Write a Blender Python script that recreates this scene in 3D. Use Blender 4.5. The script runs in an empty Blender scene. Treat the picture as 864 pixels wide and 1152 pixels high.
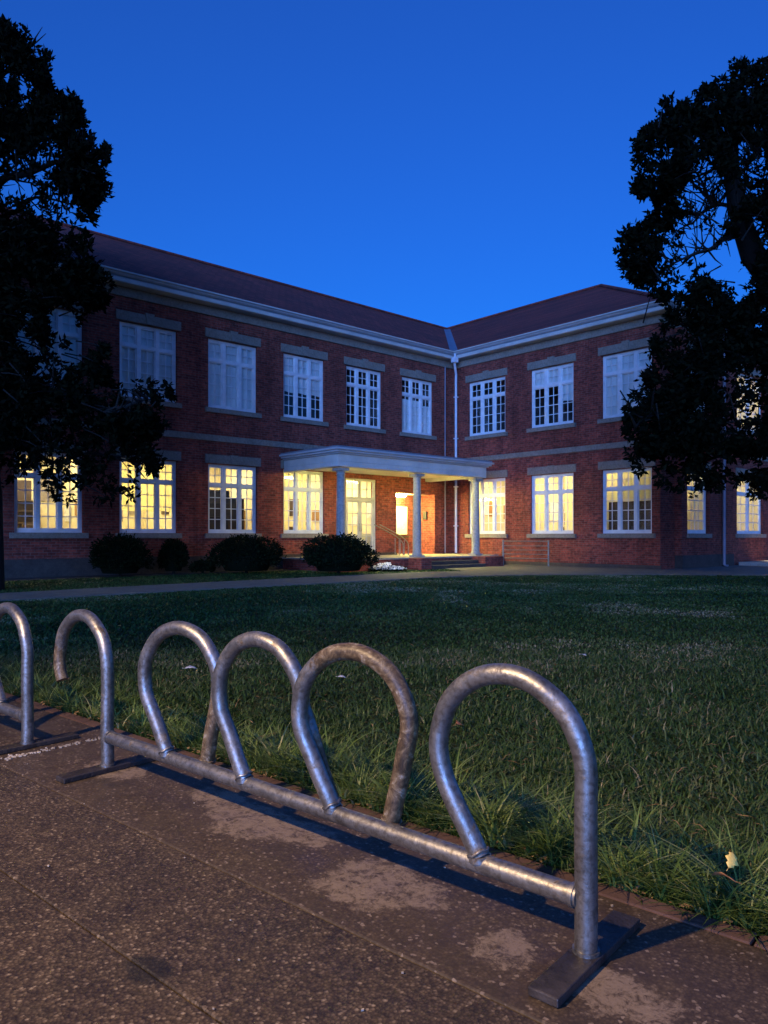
import bpy, bmesh, math, random
import numpy as np
from mathutils import Vector, Matrix, noise
random.seed(7); rng = np.random.default_rng(7)
SC = bpy.context.scene
COL = SC.collection
R = math.radians

# ------------------------------------------------------------------ helpers
def tag(o, label=None, cat=None, group=None, kind=None):
    if label: o['label'] = label
    if cat: o['category'] = cat
    if group: o['group'] = group
    if kind: o['kind'] = kind
    return o

def empty(name, loc=(0, 0, 0), rz=0.0):
    o = bpy.data.objects.new(name, None); COL.objects.link(o)
    o.location = loc; o.rotation_euler = (0, 0, rz); o.empty_display_size = 0.2
    return o

class MB:
    """collects verts / faces of several materials into one mesh"""
    def __init__(s): s.v = []; s.f = []; s.m = []; s.sm = []
    def add(s, vs, fs, mi=0, smooth=False):
        b = len(s.v); s.v += [tuple(p) for p in vs]
        for f in fs: s.f.append(tuple(i + b for i in f)); s.m.append(mi); s.sm.append(smooth)
        return s
    def box(s, x0, x1, y0, y1, z0, z1, mi=0):
        vs = [(x0,y0,z0),(x1,y0,z0),(x1,y1,z0),(x0,y1,z0),(x0,y0,z1),(x1,y0,z1),(x1,y1,z1),(x0,y1,z1)]
        return s.add(vs, [(0,3,2,1),(4,5,6,7),(0,1,5,4),(1,2,6,5),(2,3,7,6),(3,0,4,7)], mi)
    def obox(s, c, ax, ay, az, mi=0):
        c = Vector(c); ax = Vector(ax); ay = Vector(ay); az = Vector(az)
        vs = [c-ax-ay-az, c+ax-ay-az, c+ax+ay-az, c-ax+ay-az, c-ax-ay+az, c+ax-ay+az, c+ax+ay+az, c-ax+ay+az]
        return s.add(vs, [(0,3,2,1),(4,5,6,7),(0,1,5,4),(1,2,6,5),(2,3,7,6),(3,0,4,7)], mi)
    def tube(s, pts, rad, n=12, mi=0, caps=True, smooth=True):
        pts = [Vector(p) for p in pts]; N = len(pts)
        rads = rad if hasattr(rad, '__len__') else [rad] * N
        t0 = (pts[1]-pts[0]).normalized()
        up = Vector((0,0,1)) if abs(t0.z) < .9 else Vector((1,0,0))
        u = t0.cross(up).normalized(); vs = []
        for i, p in enumerate(pts):
            t = (pts[min(i+1,N-1)] - pts[max(i-1,0)]).normalized()
            u = (u - t*u.dot(t)).normalized(); w = t.cross(u)
            for k in range(n):
                a = 2*math.pi*k/n
                vs.append(p + (u*math.cos(a) + w*math.sin(a))*rads[i])
        fs = []
        for i in range(N-1):
            for k in range(n):
                a = i*n+k; b = i*n+(k+1) % n
                fs.append((a, b, b+n, a+n))
        s.add(vs, fs, mi, smooth)
        if caps:
            s.add(vs[:n], [tuple(range(n))[::-1]], mi); s.add(vs[-n:], [tuple(range(n))], mi)
        return s
    def lathe(s, prof, c=(0,0), n=20, mi=0):
        vs = []
        for r, z in prof:
            for k in range(n):
                a = 2*math.pi*k/n; vs.append((c[0]+r*math.cos(a), c[1]+r*math.sin(a), z))
        fs = [(i*n+k, i*n+(k+1) % n, (i+1)*n+(k+1) % n, (i+1)*n+k) for i in range(len(prof)-1) for k in range(n)]
        s.add(vs, fs, mi, True)
        s.add(vs[-n:], [tuple(range(n))], mi); s.add(vs[:n], [tuple(range(n))[::-1]], mi)
        return s
    def mesh(s, name, mats):
        me = bpy.data.meshes.new(name); me.from_pydata(s.v, [], s.f)
        for m in (mats if isinstance(mats, (list, tuple)) else [mats]): me.materials.append(m)
        me.polygons.foreach_set('material_index', s.m); me.polygons.foreach_set('use_smooth', s.sm)
        me.update(); return me
    def build(s, name, mats, parent=None, loc=(0,0,0), bevel=0.0):
        o = bpy.data.objects.new(name, s.mesh(name, mats)); COL.objects.link(o)
        o.location = loc
        if parent: o.parent = parent
        if bevel:
            bv = o.modifiers.new('bv', 'BEVEL'); bv.width = bevel; bv.segments = 2; bv.limit_method = 'ANGLE'
        return o

def link(name, me, parent=None, loc=(0,0,0)):
    o = bpy.data.objects.new(name, me); COL.objects.link(o); o.location = loc
    if parent: o.parent = parent
    return o

# ------------------------------------------------------------------ materials
def mat(name):
    m = bpy.data.materials.new(name); m.use_nodes = True
    nt = m.node_tree; b = nt.nodes['Principled BSDF']
    return m, nt, b
def N(nt, t, **kw):
    n = nt.nodes.new(t)
    for k, v in kw.items(): setattr(n, k, v)
    return n
def noise_n(nt, vec, scale, detail=4, rough=.55, dist=0.0):
    n = N(nt, 'ShaderNodeTexNoise'); n.inputs['Scale'].default_value = scale
    n.inputs['Detail'].default_value = detail; n.inputs['Roughness'].default_value = rough
    n.inputs['Distortion'].default_value = dist
    if vec is not None: nt.links.new(vec, n.inputs['Vector'])
    return n
def ramp(nt, fac, stops):
    r = N(nt, 'ShaderNodeValToRGB'); e = r.color_ramp.elements
    while len(e) < len(stops): e.new(0.5)
    for i, (p, c) in enumerate(stops):
        e[i].position = p; e[i].color = (*c, 1) if len(c) == 3 else c
    nt.links.new(fac, r.inputs[0]); return r
def mixc(nt, fac, a, b, mode='MIX'):
    m = N(nt, 'ShaderNodeMix', data_type='RGBA', blend_type=mode)
    for sock, v in ((m.inputs[0], fac), (m.inputs[6], a), (m.inputs[7], b)):
        if isinstance(v, (int, float)): sock.default_value = v
        elif isinstance(v, tuple): sock.default_value = (*v, 1)
        else: nt.links.new(v, sock)
    return m.outputs[2]
def mth(nt, op, a, b=None, c=None):
    m = N(nt, 'ShaderNodeMath', operation=op)
    for i, v in enumerate((a, b, c)):
        if v is None: continue
        if isinstance(v, (int, float)): m.inputs[i].default_value = v
        else: nt.links.new(v, m.inputs[i])
    return m.outputs[0]
def bump(nt, b, h, strength=.3, dist=.01, prev=None):
    n = N(nt, 'ShaderNodeBump'); n.inputs['Strength'].default_value = strength; n.inputs['Distance'].default_value = dist
    nt.links.new(h, n.inputs['Height'])
    if prev is not None: nt.links.new(prev, n.inputs['Normal'])
    if b is not None: nt.links.new(n.outputs[0], b.inputs['Normal'])
    return n.outputs[0]
def wallvec(nt):
    """(run along the wall, height) from object coordinates of an axis-aligned box"""
    tc = N(nt, 'ShaderNodeTexCoord'); so = N(nt, 'ShaderNodeSeparateXYZ'); sn = N(nt, 'ShaderNodeSeparateXYZ')
    nt.links.new(tc.outputs['Object'], so.inputs[0]); nt.links.new(tc.outputs['Normal'], sn.inputs[0])
    ax = mth(nt, 'ABSOLUTE', sn.outputs[0]); ax = mth(nt, 'GREATER_THAN', ax, .5)
    u = mth(nt, 'ADD', mth(nt, 'MULTIPLY', so.outputs[1], ax), mth(nt, 'MULTIPLY', so.outputs[0], mth(nt, 'SUBTRACT', 1.0, ax)))
    cv = N(nt, 'ShaderNodeCombineXYZ'); nt.links.new(u, cv.inputs[0]); nt.links.new(so.outputs[2], cv.inputs[1])
    return cv.outputs[0], tc.outputs['Object']

def simple(name, col, rough=.6, metal=0.0, var=.15, vs=3.0, bs=0.0, bsc=40, spec=.5):
    m, nt, b = mat(name)
    tc = N(nt, 'ShaderNodeTexCoord')
    n = noise_n(nt, tc.outputs['Object'], vs, 5)
    dark = tuple(c*(1-var) for c in col); lite = tuple(min(1, c*(1+var)) for c in col)
    r = ramp(nt, n.outputs[0], [(.3, dark), (.7, lite)])
    nt.links.new(r.outputs[0], b.inputs['Base Color'])
    b.inputs['Roughness'].default_value = rough; b.inputs['Metallic'].default_value = metal
    b.inputs['Specular IOR Level'].default_value = spec
    if bs: bump(nt, b, noise_n(nt, tc.outputs['Object'], bsc, 3).outputs[0], bs, .01)
    return m

def brick_mat():
    m, nt, b = mat('red_brick')
    v, obj = wallvec(nt)
    wob = noise_n(nt, obj, 6, 3)
    v2 = N(nt, 'ShaderNodeVectorMath', operation='ADD')
    sc_ = N(nt, 'ShaderNodeVectorMath', operation='SCALE'); nt.links.new(wob.outputs['Color'], sc_.inputs[0]); sc_.inputs['Scale'].default_value = .012
    nt.links.new(v, v2.inputs[0]); nt.links.new(sc_.outputs[0], v2.inputs[1])
    br = N(nt, 'ShaderNodeTexBrick'); nt.links.new(v2.outputs[0], br.inputs['Vector'])
    br.inputs['Scale'].default_value = 1; br.inputs['Brick Width'].default_value = .232
    br.inputs['Row Height'].default_value = .0785; br.inputs['Mortar Size'].default_value = .0085
    br.inputs['Mortar Smooth'].default_value = .3; br.inputs['Bias'].default_value = 0
    br.inputs['Color1'].default_value = (.36, .076, .050, 1); br.inputs['Color2'].default_value = (.17, .038, .028, 1)
    br.inputs['Mortar'].default_value = (.21, .12, .10, 1)
    big = ramp(nt, noise_n(nt, obj, .45, 6, .65).outputs[0], [(.3, (.62, .6, .62)), (.68, (1.12, 1.1, 1.08))])
    fine = ramp(nt, noise_n(nt, obj, 9, 3, .7).outputs[0], [(.3, (.55, .55, .55)), (.7, (1.35, 1.3, 1.3))])
    c = mixc(nt, 1.0, br.outputs['Color'], big.outputs[0], 'MULTIPLY')
    c = mixc(nt, 1.0, c, fine.outputs[0], 'MULTIPLY')
    mp = N(nt, 'ShaderNodeMapping'); mp.inputs['Scale'].default_value = (1.6, 1.6, .16); nt.links.new(obj, mp.inputs[0])
    stk = ramp(nt, noise_n(nt, mp.outputs[0], 1.0, 6, .7).outputs[0], [(.36, (.62, .6, .6)), (.56, (1.05, 1.05, 1.05))])
    c = mixc(nt, .8, c, stk.outputs[0], 'MULTIPLY')
    nt.links.new(c, b.inputs['Base Color']); b.inputs['Roughness'].default_value = .9
    b.inputs['Specular IOR Level'].default_value = .25
    inv = mth(nt, 'SUBTRACT', 1.0, br.outputs['Fac'])
    n1 = bump(nt, None, inv, .7, .012)
    bump(nt, b, noise_n(nt, obj, 60, 3).outputs[0], .4, .006, n1)
    return m

def roof_mat():
    m, nt, b = mat('roof_tile')
    tc = N(nt, 'ShaderNodeTexCoord'); obj = tc.outputs['Object']
    v, _ = wallvec(nt)
    br = N(nt, 'ShaderNodeTexBrick'); nt.links.new(v, br.inputs['Vector'])
    br.inputs['Scale'].default_value = 1; br.inputs['Brick Width'].default_value = .33
    br.inputs['Row Height'].default_value = .13; br.inputs['Mortar Size'].default_value = .012
    br.inputs['Color1'].default_value = (.30, .050, .030, 1); br.inputs['Color2'].default_value = (.15, .026, .017, 1)
    br.inputs['Mortar'].default_value = (.04, .010, .008, 1)
    big = ramp(nt, noise_n(nt, obj, .6, 6, .7).outputs[0], [(.3, (.6, .6, .65)), (.7, (1.2, 1.15, 1.1))])
    c = mixc(nt, 1.0, br.outputs['Color'], big.outputs[0], 'MULTIPLY')
    nt.links.new(c, b.inputs['Base Color']); b.inputs['Roughness'].default_value = .85
    bump(nt, b, mth(nt, 'SUBTRACT', 1.0, br.outputs['Fac']), .8, .02)
    return m

def stone_mat(name, c0, c1, bs=.3):
    m, nt, b = mat(name)
    tc = N(nt, 'ShaderNodeTexCoord'); obj = tc.outputs['Object']
    r = ramp(nt, noise_n(nt, obj, 2.2, 7, .7).outputs[0], [(.3, c0), (.7, c1)])
    st = ramp(nt, noise_n(nt, obj, 14, 4, .7).outputs[0], [(.35, (.75, .75, .75)), (.6, (1.05, 1.05, 1.05))])
    nt.links.new(mixc(nt, 1, r.outputs[0], st.outputs[0], 'MULTIPLY'), b.inputs['Base Color'])
    b.inputs['Roughness'].default_value = .88
    bump(nt, b, noise_n(nt, obj, 50, 4).outputs[0], bs, .006)
    return m

def glass_mat():
    m, nt, b = mat('window_glass')
    nt.nodes.remove(b); out = nt.nodes['Material Output']
    tr = N(nt, 'ShaderNodeBsdfTransparent'); tr.inputs[0].default_value = (.93, .95, .95, 1)
    gl = N(nt, 'ShaderNodeBsdfGlossy'); gl.inputs['Roughness'].default_value = .03
    tc = N(nt, 'ShaderNodeTexCoord')
    bp = N(nt, 'ShaderNodeBump'); bp.inputs['Strength'].default_value = .25; bp.inputs['Distance'].default_value = .02
    nt.links.new(noise_n(nt, tc.outputs['Object'], 2.5, 2).outputs[0], bp.inputs['Height'])
    nt.links.new(bp.outputs[0], gl.inputs['Normal'])
    lw = N(nt, 'ShaderNodeLayerWeight'); lw.inputs['Blend'].default_value = .5
    f2 = mth(nt, 'MULTIPLY_ADD', mth(nt, 'POWER', lw.outputs['Facing'], 4.0), .9, .07)
    mx = N(nt, 'ShaderNodeMixShader'); nt.links.new(f2, mx.inputs[0])
    nt.links.new(tr.outputs[0], mx.inputs[1]); nt.links.new(gl.outputs[0], mx.inputs[2])
    nt.links.new(mx.outputs[0], out.inputs[0])
    return m

def emit_mat(name, col, strength):
    m, nt, b = mat(name)
    b.inputs['Base Color'].default_value = (.8, .8, .8, 1)
    b.inputs['Emission Color'].default_value = (*col, 1); b.inputs['Emission Strength'].default_value = strength
    return m

def galv_mat():
    m, nt, b = mat('galvanised_steel')
    tc = N(nt, 'ShaderNodeTexCoord'); obj = tc.outputs['Object']
    big = noise_n(nt, obj, 5, 6, .7, .4); fine = noise_n(nt, obj, 55, 4, .65, .3)
    base = ramp(nt, big.outputs[0], [(.3, (.19, .188, .178)), (.52, (.265, .265, .258)), (.72, (.36, .365, .37))])
    spot = ramp(nt, fine.outputs[0], [(.36, (.62, .59, .55)), (.55, (1, 1, 1))])
    c = mixc(nt, 1, base.outputs[0], spot.outputs[0], 'MULTIPLY')
    rustn = noise_n(nt, obj, 11, 7, .72, .6)
    at_ = N(nt, 'ShaderNodeAttribute'); at_.attribute_name = 'corrosion'
    rf = ramp(nt, mth(nt, 'MULTIPLY_ADD', at_.outputs['Fac'], .30, rustn.outputs[0]), [(.57, (0,0,0)), (.66, (1,1,1))])
    rc = ramp(nt, noise_n(nt, obj, 24, 8, .78, .8).outputs[0], [(.36, (.025, .017, .010)), (.48, (.075, .05, .026)), (.57, (.15, .11, .06)), (.68, (.34, .31, .26))])
    c = mixc(nt, rf.outputs[0], c, rc.outputs[0])
    nt.links.new(c, b.inputs['Base Color'])
    met = mth(nt, 'MULTIPLY', mth(nt, 'SUBTRACT', 1.0, rf.outputs[0]), .88)
    nt.links.new(met, b.inputs['Metallic'])
    rr = ramp(nt, noise_n(nt, obj, 22, 4, .7).outputs[0], [(.3, (.36,)*3), (.7, (.56,)*3)])
    nt.links.new(rr.outputs[0], b.inputs['Roughness'])
    n1 = bump(nt, None, noise_n(nt, obj, 26, 4, .6, .5).outputs[0], .35, .004)
    bump(nt, b, noise_n(nt, obj, 130, 3).outputs[0], .25, .0015, n1)
    return m
def rust_mat():
    m, nt, b = mat('corroded_steel')
    tc = N(nt, 'ShaderNodeTexCoord'); obj = tc.outputs['Object']
    r = ramp(nt, noise_n(nt, obj, 18, 8, .75, .8).outputs[0], [(.36, (.025, .017, .010)), (.48, (.07, .045, .022)), (.56, (.14, .10, .055)), (.68, (.36, .33, .28))])
    nt.links.new(r.outputs[0], b.inputs['Base Color'])
    mr = ramp(nt, noise_n(nt, obj, 13, 6, .7).outputs[0], [(.45, (0,0,0)), (.6, (.75,)*3)])
    nt.links.new(mr.outputs[0], b.inputs['Metallic']); b.inputs['Roughness'].default_value = .48
    bump(nt, b, noise_n(nt, obj, 30, 6, .7).outputs[0], .8, .008)
    return m

def pavement_mat(name, worn):
    """object x runs along the rack, y towards the lawn"""
    m, nt, b = mat(name)
    tc = N(nt, 'ShaderNodeTexCoord'); obj = tc.outputs['Object']
    vor = N(nt, 'ShaderNodeTexVoronoi'); vor.inputs['Scale'].default_value = 105; nt.links.new(obj, vor.inputs['Vector'])
    sepc = N(nt, 'ShaderNodeSeparateColor'); nt.links.new(vor.outputs['Color'], sepc.inputs[0])
    agg = ramp(nt, sepc.outputs[0], [(.0, (.036, .025, .015)), (.45, (.070, .049, .029)), (.8, (.094, .067, .041)), (.93, (.135, .100, .066)), (.985, (.24, .19, .135))])
    edge = ramp(nt, vor.outputs['Distance'], [(.25, (1,1,1)), (.65, (.50, .47, .44))])
    a = mixc(nt, 1, agg.outputs[0], edge.outputs[0], 'MULTIPLY')
    smooth_c = ramp(nt, noise_n(nt, obj, 7, 9, .75).outputs[0], [(.3, (.026, .018, .011)), (.55, (.056, .039, .024)), (.72, (.092, .066, .042))])
    if worn:
        grit = ramp(nt, sepc.outputs[0], [(.955, (0,0,0)), (.985, (.5,)*3)])
        mixn = ramp(nt, noise_n(nt, obj, 3.5, 7, .75).outputs[0], [(.35, (.15,)*3), (.62, (.85,)*3)])
        c = mixc(nt, mixn.outputs[0], smooth_c.outputs[0], a)
        c = mixc(nt, grit.outputs[0], c, (.22, .175, .14))
        # pale worn patches at fixed places
        so = N(nt, 'ShaderNodeSeparateXYZ')
        dn = noise_n(nt, obj, 9, 8, .75); ad = N(nt, 'ShaderNodeVectorMath', operation='MULTIPLY_ADD')
        nt.links.new(dn.outputs['Color'], ad.inputs[0]); ad.inputs[1].default_value = (.34, .30, 0); nt.links.new(obj, ad.inputs[2])
        nt.links.new(ad.outputs[0], so.inputs[0]); tot = None
        for (px, py, rx, ry) in PATCHES:
            dx = mth(nt, 'DIVIDE', mth(nt, 'SUBTRACT', so.outputs[0], px+.17), rx)
            dy = mth(nt, 'DIVIDE', mth(nt, 'SUBTRACT', so.outputs[1], py+.15), ry)
            d = mth(nt, 'ADD', mth(nt, 'MULTIPLY', dx, dx), mth(nt, 'MULTIPLY', dy, dy))
            k = mth(nt, 'SUBTRACT', 1.0, mth(nt, 'MINIMUM', d, 1.0))
            tot = k if tot is None else mth(nt, 'MAXIMUM', tot, k)
        pm = ramp(nt, tot, [(.02, (0,0,0)), (.34, (1,1,1))])
        br_ = ramp(nt, noise_n(nt, obj, 26, 10, .82, .5).outputs[0], [(.41, (0,0,0)), (.53, (1,1,1))])
        f = mth(nt, 'MULTIPLY', pm.outputs[0], br_.outputs[0]); f = mth(nt, 'MULTIPLY', f, .85)
        c = mixc(nt, f, c, (.195, .150, .108))
    else:
        f = ramp(nt, noise_n(nt, obj, 2.0, 6, .7).outputs[0], [(.3, (.65,)*3), (.7, (1.1,)*3)])
        c = mixc(nt, 1, a, f.outputs[0], 'MULTIPLY')
        so = N(nt, 'ShaderNodeSeparateXYZ')
        dn = noise_n(nt, obj, 14, 6, .7); ad = N(nt, 'ShaderNodeVectorMath', operation='MULTIPLY_ADD')
        nt.links.new(dn.outputs['Color'], ad.inputs[0]); ad.inputs[1].default_value = (.08, .08, 0); nt.links.new(obj, ad.inputs[2])
        nt.links.new(ad.outputs[0], so.inputs[0])
        dx = mth(nt, 'DIVIDE', mth(nt, 'SUBTRACT', so.outputs[0], STAIN[0]+.04), .085)
        dy = mth(nt, 'DIVIDE', mth(nt, 'SUBTRACT', so.outputs[1], STAIN[1]+.04), .06)
        d = mth(nt, 'ADD', mth(nt, 'MULTIPLY', dx, dx), mth(nt, 'MULTIPLY', dy, dy))
        sm = ramp(nt, d, [(.6, (.8,)*3), (1.0, (0,0,0))])
        c = mixc(nt, sm.outputs[0], c, (.006, .005, .004))
    nt.links.new(c, b.inputs['Base Color'])
    rr = ramp(nt, noise_n(nt, obj, 8, 5, .7).outputs[0], [(.3, (.42,)*3), (.7, (.75,)*3)])
    nt.links.new(rr.outputs[0], b.inputs['Roughness'])
    n1 = bump(nt, None, vor.outputs['Distance'], .5 if not worn else .12, .004)
    bump(nt, b, noise_n(nt, obj, 30, 6, .7).outputs[0], .35, .006, n1)
    return m

def leaf_mat(name, cols, rough=.5, trans=.25):
    """blade / leaf colour from the per-vertex random attribute"""
    m, nt, b = mat(name)
    at = N(nt, 'ShaderNodeAttribute'); at.attribute_name = 'rnd'
    r = ramp(nt, at.outputs['Fac'], cols)
    nt.links.new(r.outputs[0], b.inputs['Base Color'])
    b.inputs['Roughness'].default_value = rough; b.inputs['Specular IOR Level'].default_value = .3
    if trans:
        out = nt.nodes['Material Output']; tl = N(nt, 'ShaderNodeBsdfTranslucent')
        nt.links.new(r.outputs[0], tl.inputs[0]); mx = N(nt, 'ShaderNodeMixShader'); mx.inputs[0].default_value = trans
        nt.links.new(b.outputs[0], mx.inputs[1]); nt.links.new(tl.outputs[0], mx.inputs[2]); nt.links.new(mx.outputs[0], out.inputs[0])
    return m

# ------------------------------------------------------------------ camera
FPX, HZ, CAMZ = 840.0, 603.9, 1.15          # focal length and horizon row on the 864 x 1152 photograph
cam = bpy.data.cameras.new('camera'); co = bpy.data.objects.new('camera', cam); COL.objects.link(co)
co.location = (0, 0, CAMZ); co.rotation_euler = (R(90), 0, 0)
cam.sensor_fit = 'VERTICAL'; cam.sensor_height = 24; cam.lens = FPX/1152*24
cam.shift_y = (HZ-576)/1152; cam.clip_end = 2000; cam.clip_start = .05
SC.camera = co
def at(px, py, Y): return Vector(((px-432)/FPX*Y, Y, CAMZ+(HZ-py)/FPX*Y))

# ------------------------------------------------------------------ light
w = bpy.data.worlds.new('World'); SC.world = w; w.use_nodes = True
nt = w.node_tree; bg = nt.nodes['Background']
sky = nt.nodes.new('ShaderNodeTexSky'); sky.sky_type = 'NISHITA'; sky.sun_disc = False
sky.sun_elevation = R(4); sky.sun_rotation = R(180+12); sky.ozone_density = 7.0
sp_ = N(nt, 'ShaderNodeSeparateColor'); cb_ = N(nt, 'ShaderNodeCombineColor'); nt.links.new(sky.outputs[0], sp_.inputs[0])
nt.links.new(mth(nt, 'MULTIPLY_ADD', sp_.outputs[2], .014, sp_.outputs[0]), cb_.inputs[0])
nt.links.new(mth(nt, 'MULTIPLY', sp_.outputs[1], .78), cb_.inputs[1]); nt.links.new(sp_.outputs[2], cb_.inputs[2])
nt.links.new(cb_.outputs[0], bg.inputs[0]); bg.inputs[1].default_value = .10
sl = bpy.data.lights.new('sky_glow_fill', 'SUN'); sl.energy = .85; sl.angle = R(30); sl.color = (.10, .33, 1)  # blue fill standing in for dusk sky glow, added to tint the facades
so_ = bpy.data.objects.new('sky_glow_fill', sl); COL.objects.link(so_)
so_.rotation_euler = (R(90-9), 0, R(-12)); so_.location = (0, -20, 20)
SC.view_settings.view_transform = 'Standard'; SC.view_settings.look = 'None'
SC.view_settings.gamma = 1; SC.view_settings.use_curve_mapping = False
SC.view_settings.exposure = 2.0
SC.render.engine = 'CYCLES'; SC.cycles.use_denoising = True
try: SC.cycles.denoiser = 'OPENIMAGEDENOISE'
except Exception: pass
SC.cycles.max_bounces = 6; SC.cycles.transparent_max_bounces = 12; SC.cycles.sample_clamp_indirect = 4

# ------------------------------------------------------------------ frames of reference
RD = Vector((.756, -.654, 0)).normalized()      # along the rack, towards the camera
RP = Vector((.654, .756, 0)).normalized()       # from the rack to the lawn
P0 = Vector((.537, 1.985, 0))                   # foot of the near upright
RAZ = math.atan2(RD.y, RD.x)
CX, CY, BA = 3.039, 32.781, .734                # inner corner of the building
DD = Vector((math.cos(BA), math.sin(BA), 0)); EE = Vector((math.sin(BA), -math.cos(BA), 0))
def bw(x, y, z=0): return Vector((CX, CY, 0)) + DD*x - EE*y + Vector((0, 0, z))

def rk(px, py):                                  # pavement pixel -> rack frame
    Y = CAMZ*FPX/(py-HZ); p = Vector(((px-432)/FPX*Y, Y, 0)) - P0
    return p.dot(RD), p.dot(RP)
PATCHES = []
for (px, py, rx, ry) in ((285, 930, .26, .15), (330, 940, .22, .11), (415, 1000, .20, .17), (455, 1010, .16, .12), (560, 1078, .10, .10), (700, 1132, .16, .09), (250, 905, .2, .09), (130, 872, .22, .1)):
    a_, b_ = rk(px, py); PATCHES.append((a_, b_, rx, ry))
STAIN = rk(165, 1098)

M = {}
M['brick'] = brick_mat(); M['roof'] = roof_mat()
M['stone'] = stone_mat('grey_stone', (.19, .155, .12), (.28, .235, .19))
M['plinth'] = stone_mat('render_plinth', (.035, .027, .024), (.07, .055, .048))
M['white'] = simple('white_paint', (.70, .71, .72), .45, var=.12, vs=4, bs=.1)
M['fascia'] = simple('fascia_paint', (.50, .48, .44), .55, var=.18, vs=1.5)
M['gutter'] = simple('grey_gutter', (.40, .41, .43), .4, var=.12, vs=2)  # shading of the upper mouldings put into the colour as grey
M['soffit'] = simple('cream_soffit', (.74, .70, .56), .7, var=.1)
M['column'] = stone_mat('painted_column', (.26, .255, .24), (.36, .35, .33), .15)
M['glass'] = glass_mat()
M['blind'] = simple('pale_blind', (.78, .80, .78), .8, var=.14, vs=1.6)
def translucent(m, f, col):
    nt = m.node_tree; b = nt.nodes['Principled BSDF']; out = nt.nodes['Material Output']; tl = N(nt, 'ShaderNodeBsdfTranslucent'); tl.inputs[0].default_value = (*col, 1)
    mx = N(nt, 'ShaderNodeMixShader'); mx.inputs[0].default_value = f
    nt.links.new(b.outputs[0], mx.inputs[1]); nt.links.new(tl.outputs[0], mx.inputs[2]); nt.links.new(mx.outputs[0], out.inputs[0])
translucent(M['blind'], .15, (.8, .8, .7))
M['curtain'] = simple('lit_curtain', (.72, .68, .50), .8, var=.12, vs=2); translucent(M['curtain'], .85, (.95, .9, .62))
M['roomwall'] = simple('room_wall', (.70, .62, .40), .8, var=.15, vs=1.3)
M['roomdark'] = simple('unlit_room', (.07, .07, .075), .9, var=.4, vs=1.5)  # rooms without lamps: their darkness is put into the wall colour
M['tube'] = emit_mat('room_lamp', (1.0, .87, .56), 11.5)
M['lamp'] = emit_mat('alcove_glow', (1.0, .92, .26), 150); M['alamp'] = M['lamp']; M['lamp'] = emit_mat('porch_fill_glow', (1.0, .88, .22), 48)
M['galv'] = galv_mat(); M['rust'] = rust_mat()
M['footsteel'] = simple('dark_steel', (.042, .036, .034), .45, metal=.4, var=.5, vs=14, bs=.5, bsc=45)
M['shelf'] = simple('dark_wood', (.06, .035, .02), .6)
M['oak'] = simple('oak', (.32, .17, .06), .6)
M['paper'] = simple('paper', (.7, .68, .6), .8, var=.25, vs=9)
M['pipe'] = simple('pipe_paint', (.62, .63, .68), .45)
M['pipedark'] = simple('dark_pipe', (.22, .20, .24), .5)
M['lead'] = simple('lead_flashing', (.20, .22, .26), .45, metal=.3)
M['deck'] = stone_mat('porch_slab', (.24, .20, .17), (.36, .31, .27))
M['concrete'] = stone_mat('path_concrete', (.10, .085, .07), (.18, .155, .125))
M['paveA'] = pavement_mat('aggregate_paving', False); M['paveB'] = pavement_mat('worn_paving', True)
M['edging'] = stone_mat('edging_brick', (.05, .026, .02), (.11, .06, .045), .6)
M['joint'] = stone_mat('joint_dirt', (.016, .012, .009), (.035, .026, .02))
M['black'] = simple('black_metal', (.03, .028, .03), .5)

# ------------------------------------------------------------------ building
school = empty('school_building', (CX, CY, 0), BA)
tag(school, 'two-storey red brick school with white cornice, tiled hip roof and columned porch', 'building')

WT = .32                                        # wall thickness
def wall(name, fn, s0, s1, z0, z1, opens, mat_, parent=school):
    """fn(s, t, z): s along the wall, t into the building. opens = (s0, s1, z0, z1)"""
    xs = sorted({s0, s1, *[o[0] for o in opens], *[o[1] for o in opens]})
    zs = sorted({z0, z1, *[o[2] for o in opens], *[o[3] for o in opens]})
    m = MB()
    def quad(a, b, c, d): m.add([fn(*a), fn(*b), fn(*c), fn(*d)], [(0, 1, 2, 3)])
    solid = lambda x, z: not any(o[0] < x < o[1] and o[2] < z < o[3] for o in opens)
    for i in range(len(xs)-1):
        for k in range(len(zs)-1):
            xa, xb, za, zb = xs[i], xs[i+1], zs[k], zs[k+1]
            if solid((xa+xb)/2, (za+zb)/2):
                quad((xa,0,za), (xb,0,za), (xb,0,zb), (xa,0,zb)); quad((xa,WT,za), (xa,WT,zb), (xb,WT,zb), (xb,WT,za))
    for (a, b, c, d) in opens:
        quad((a,0,c), (a,0,d), (a,WT,d), (a,WT,c)); quad((b,0,c), (b,WT,c), (b,WT,d), (b,0,d))
        quad((a,0,c), (a,WT,c), (b,WT,c), (b,0,c)); quad((a,0,d), (b,0,d), (b,WT,d), (a,WT,d))
    quad((s0,0,z0), (s0,WT,z0), (s0,WT,z1), (s0,0,z1)); quad((s1,0,z0), (s1,0,z1), (s1,WT,z1), (s1,WT,z0))
    quad((s0,0,z1), (s1,0,z1), (s1,WT,z1), (s0,WT,z1))
    return m.build(name, mat_, parent)
fL = lambda s, t, z: (s, t, z)                  # left wing front wall (y = 0), s = x
fR = lambda s, t, z: (t, -s, z)                 # right wing side wall (x = 0), s = distance from corner
VE = 9.63
fE = lambda s, t, z: (s, -VE + t, z)            # right wing end wall, s = x

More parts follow.
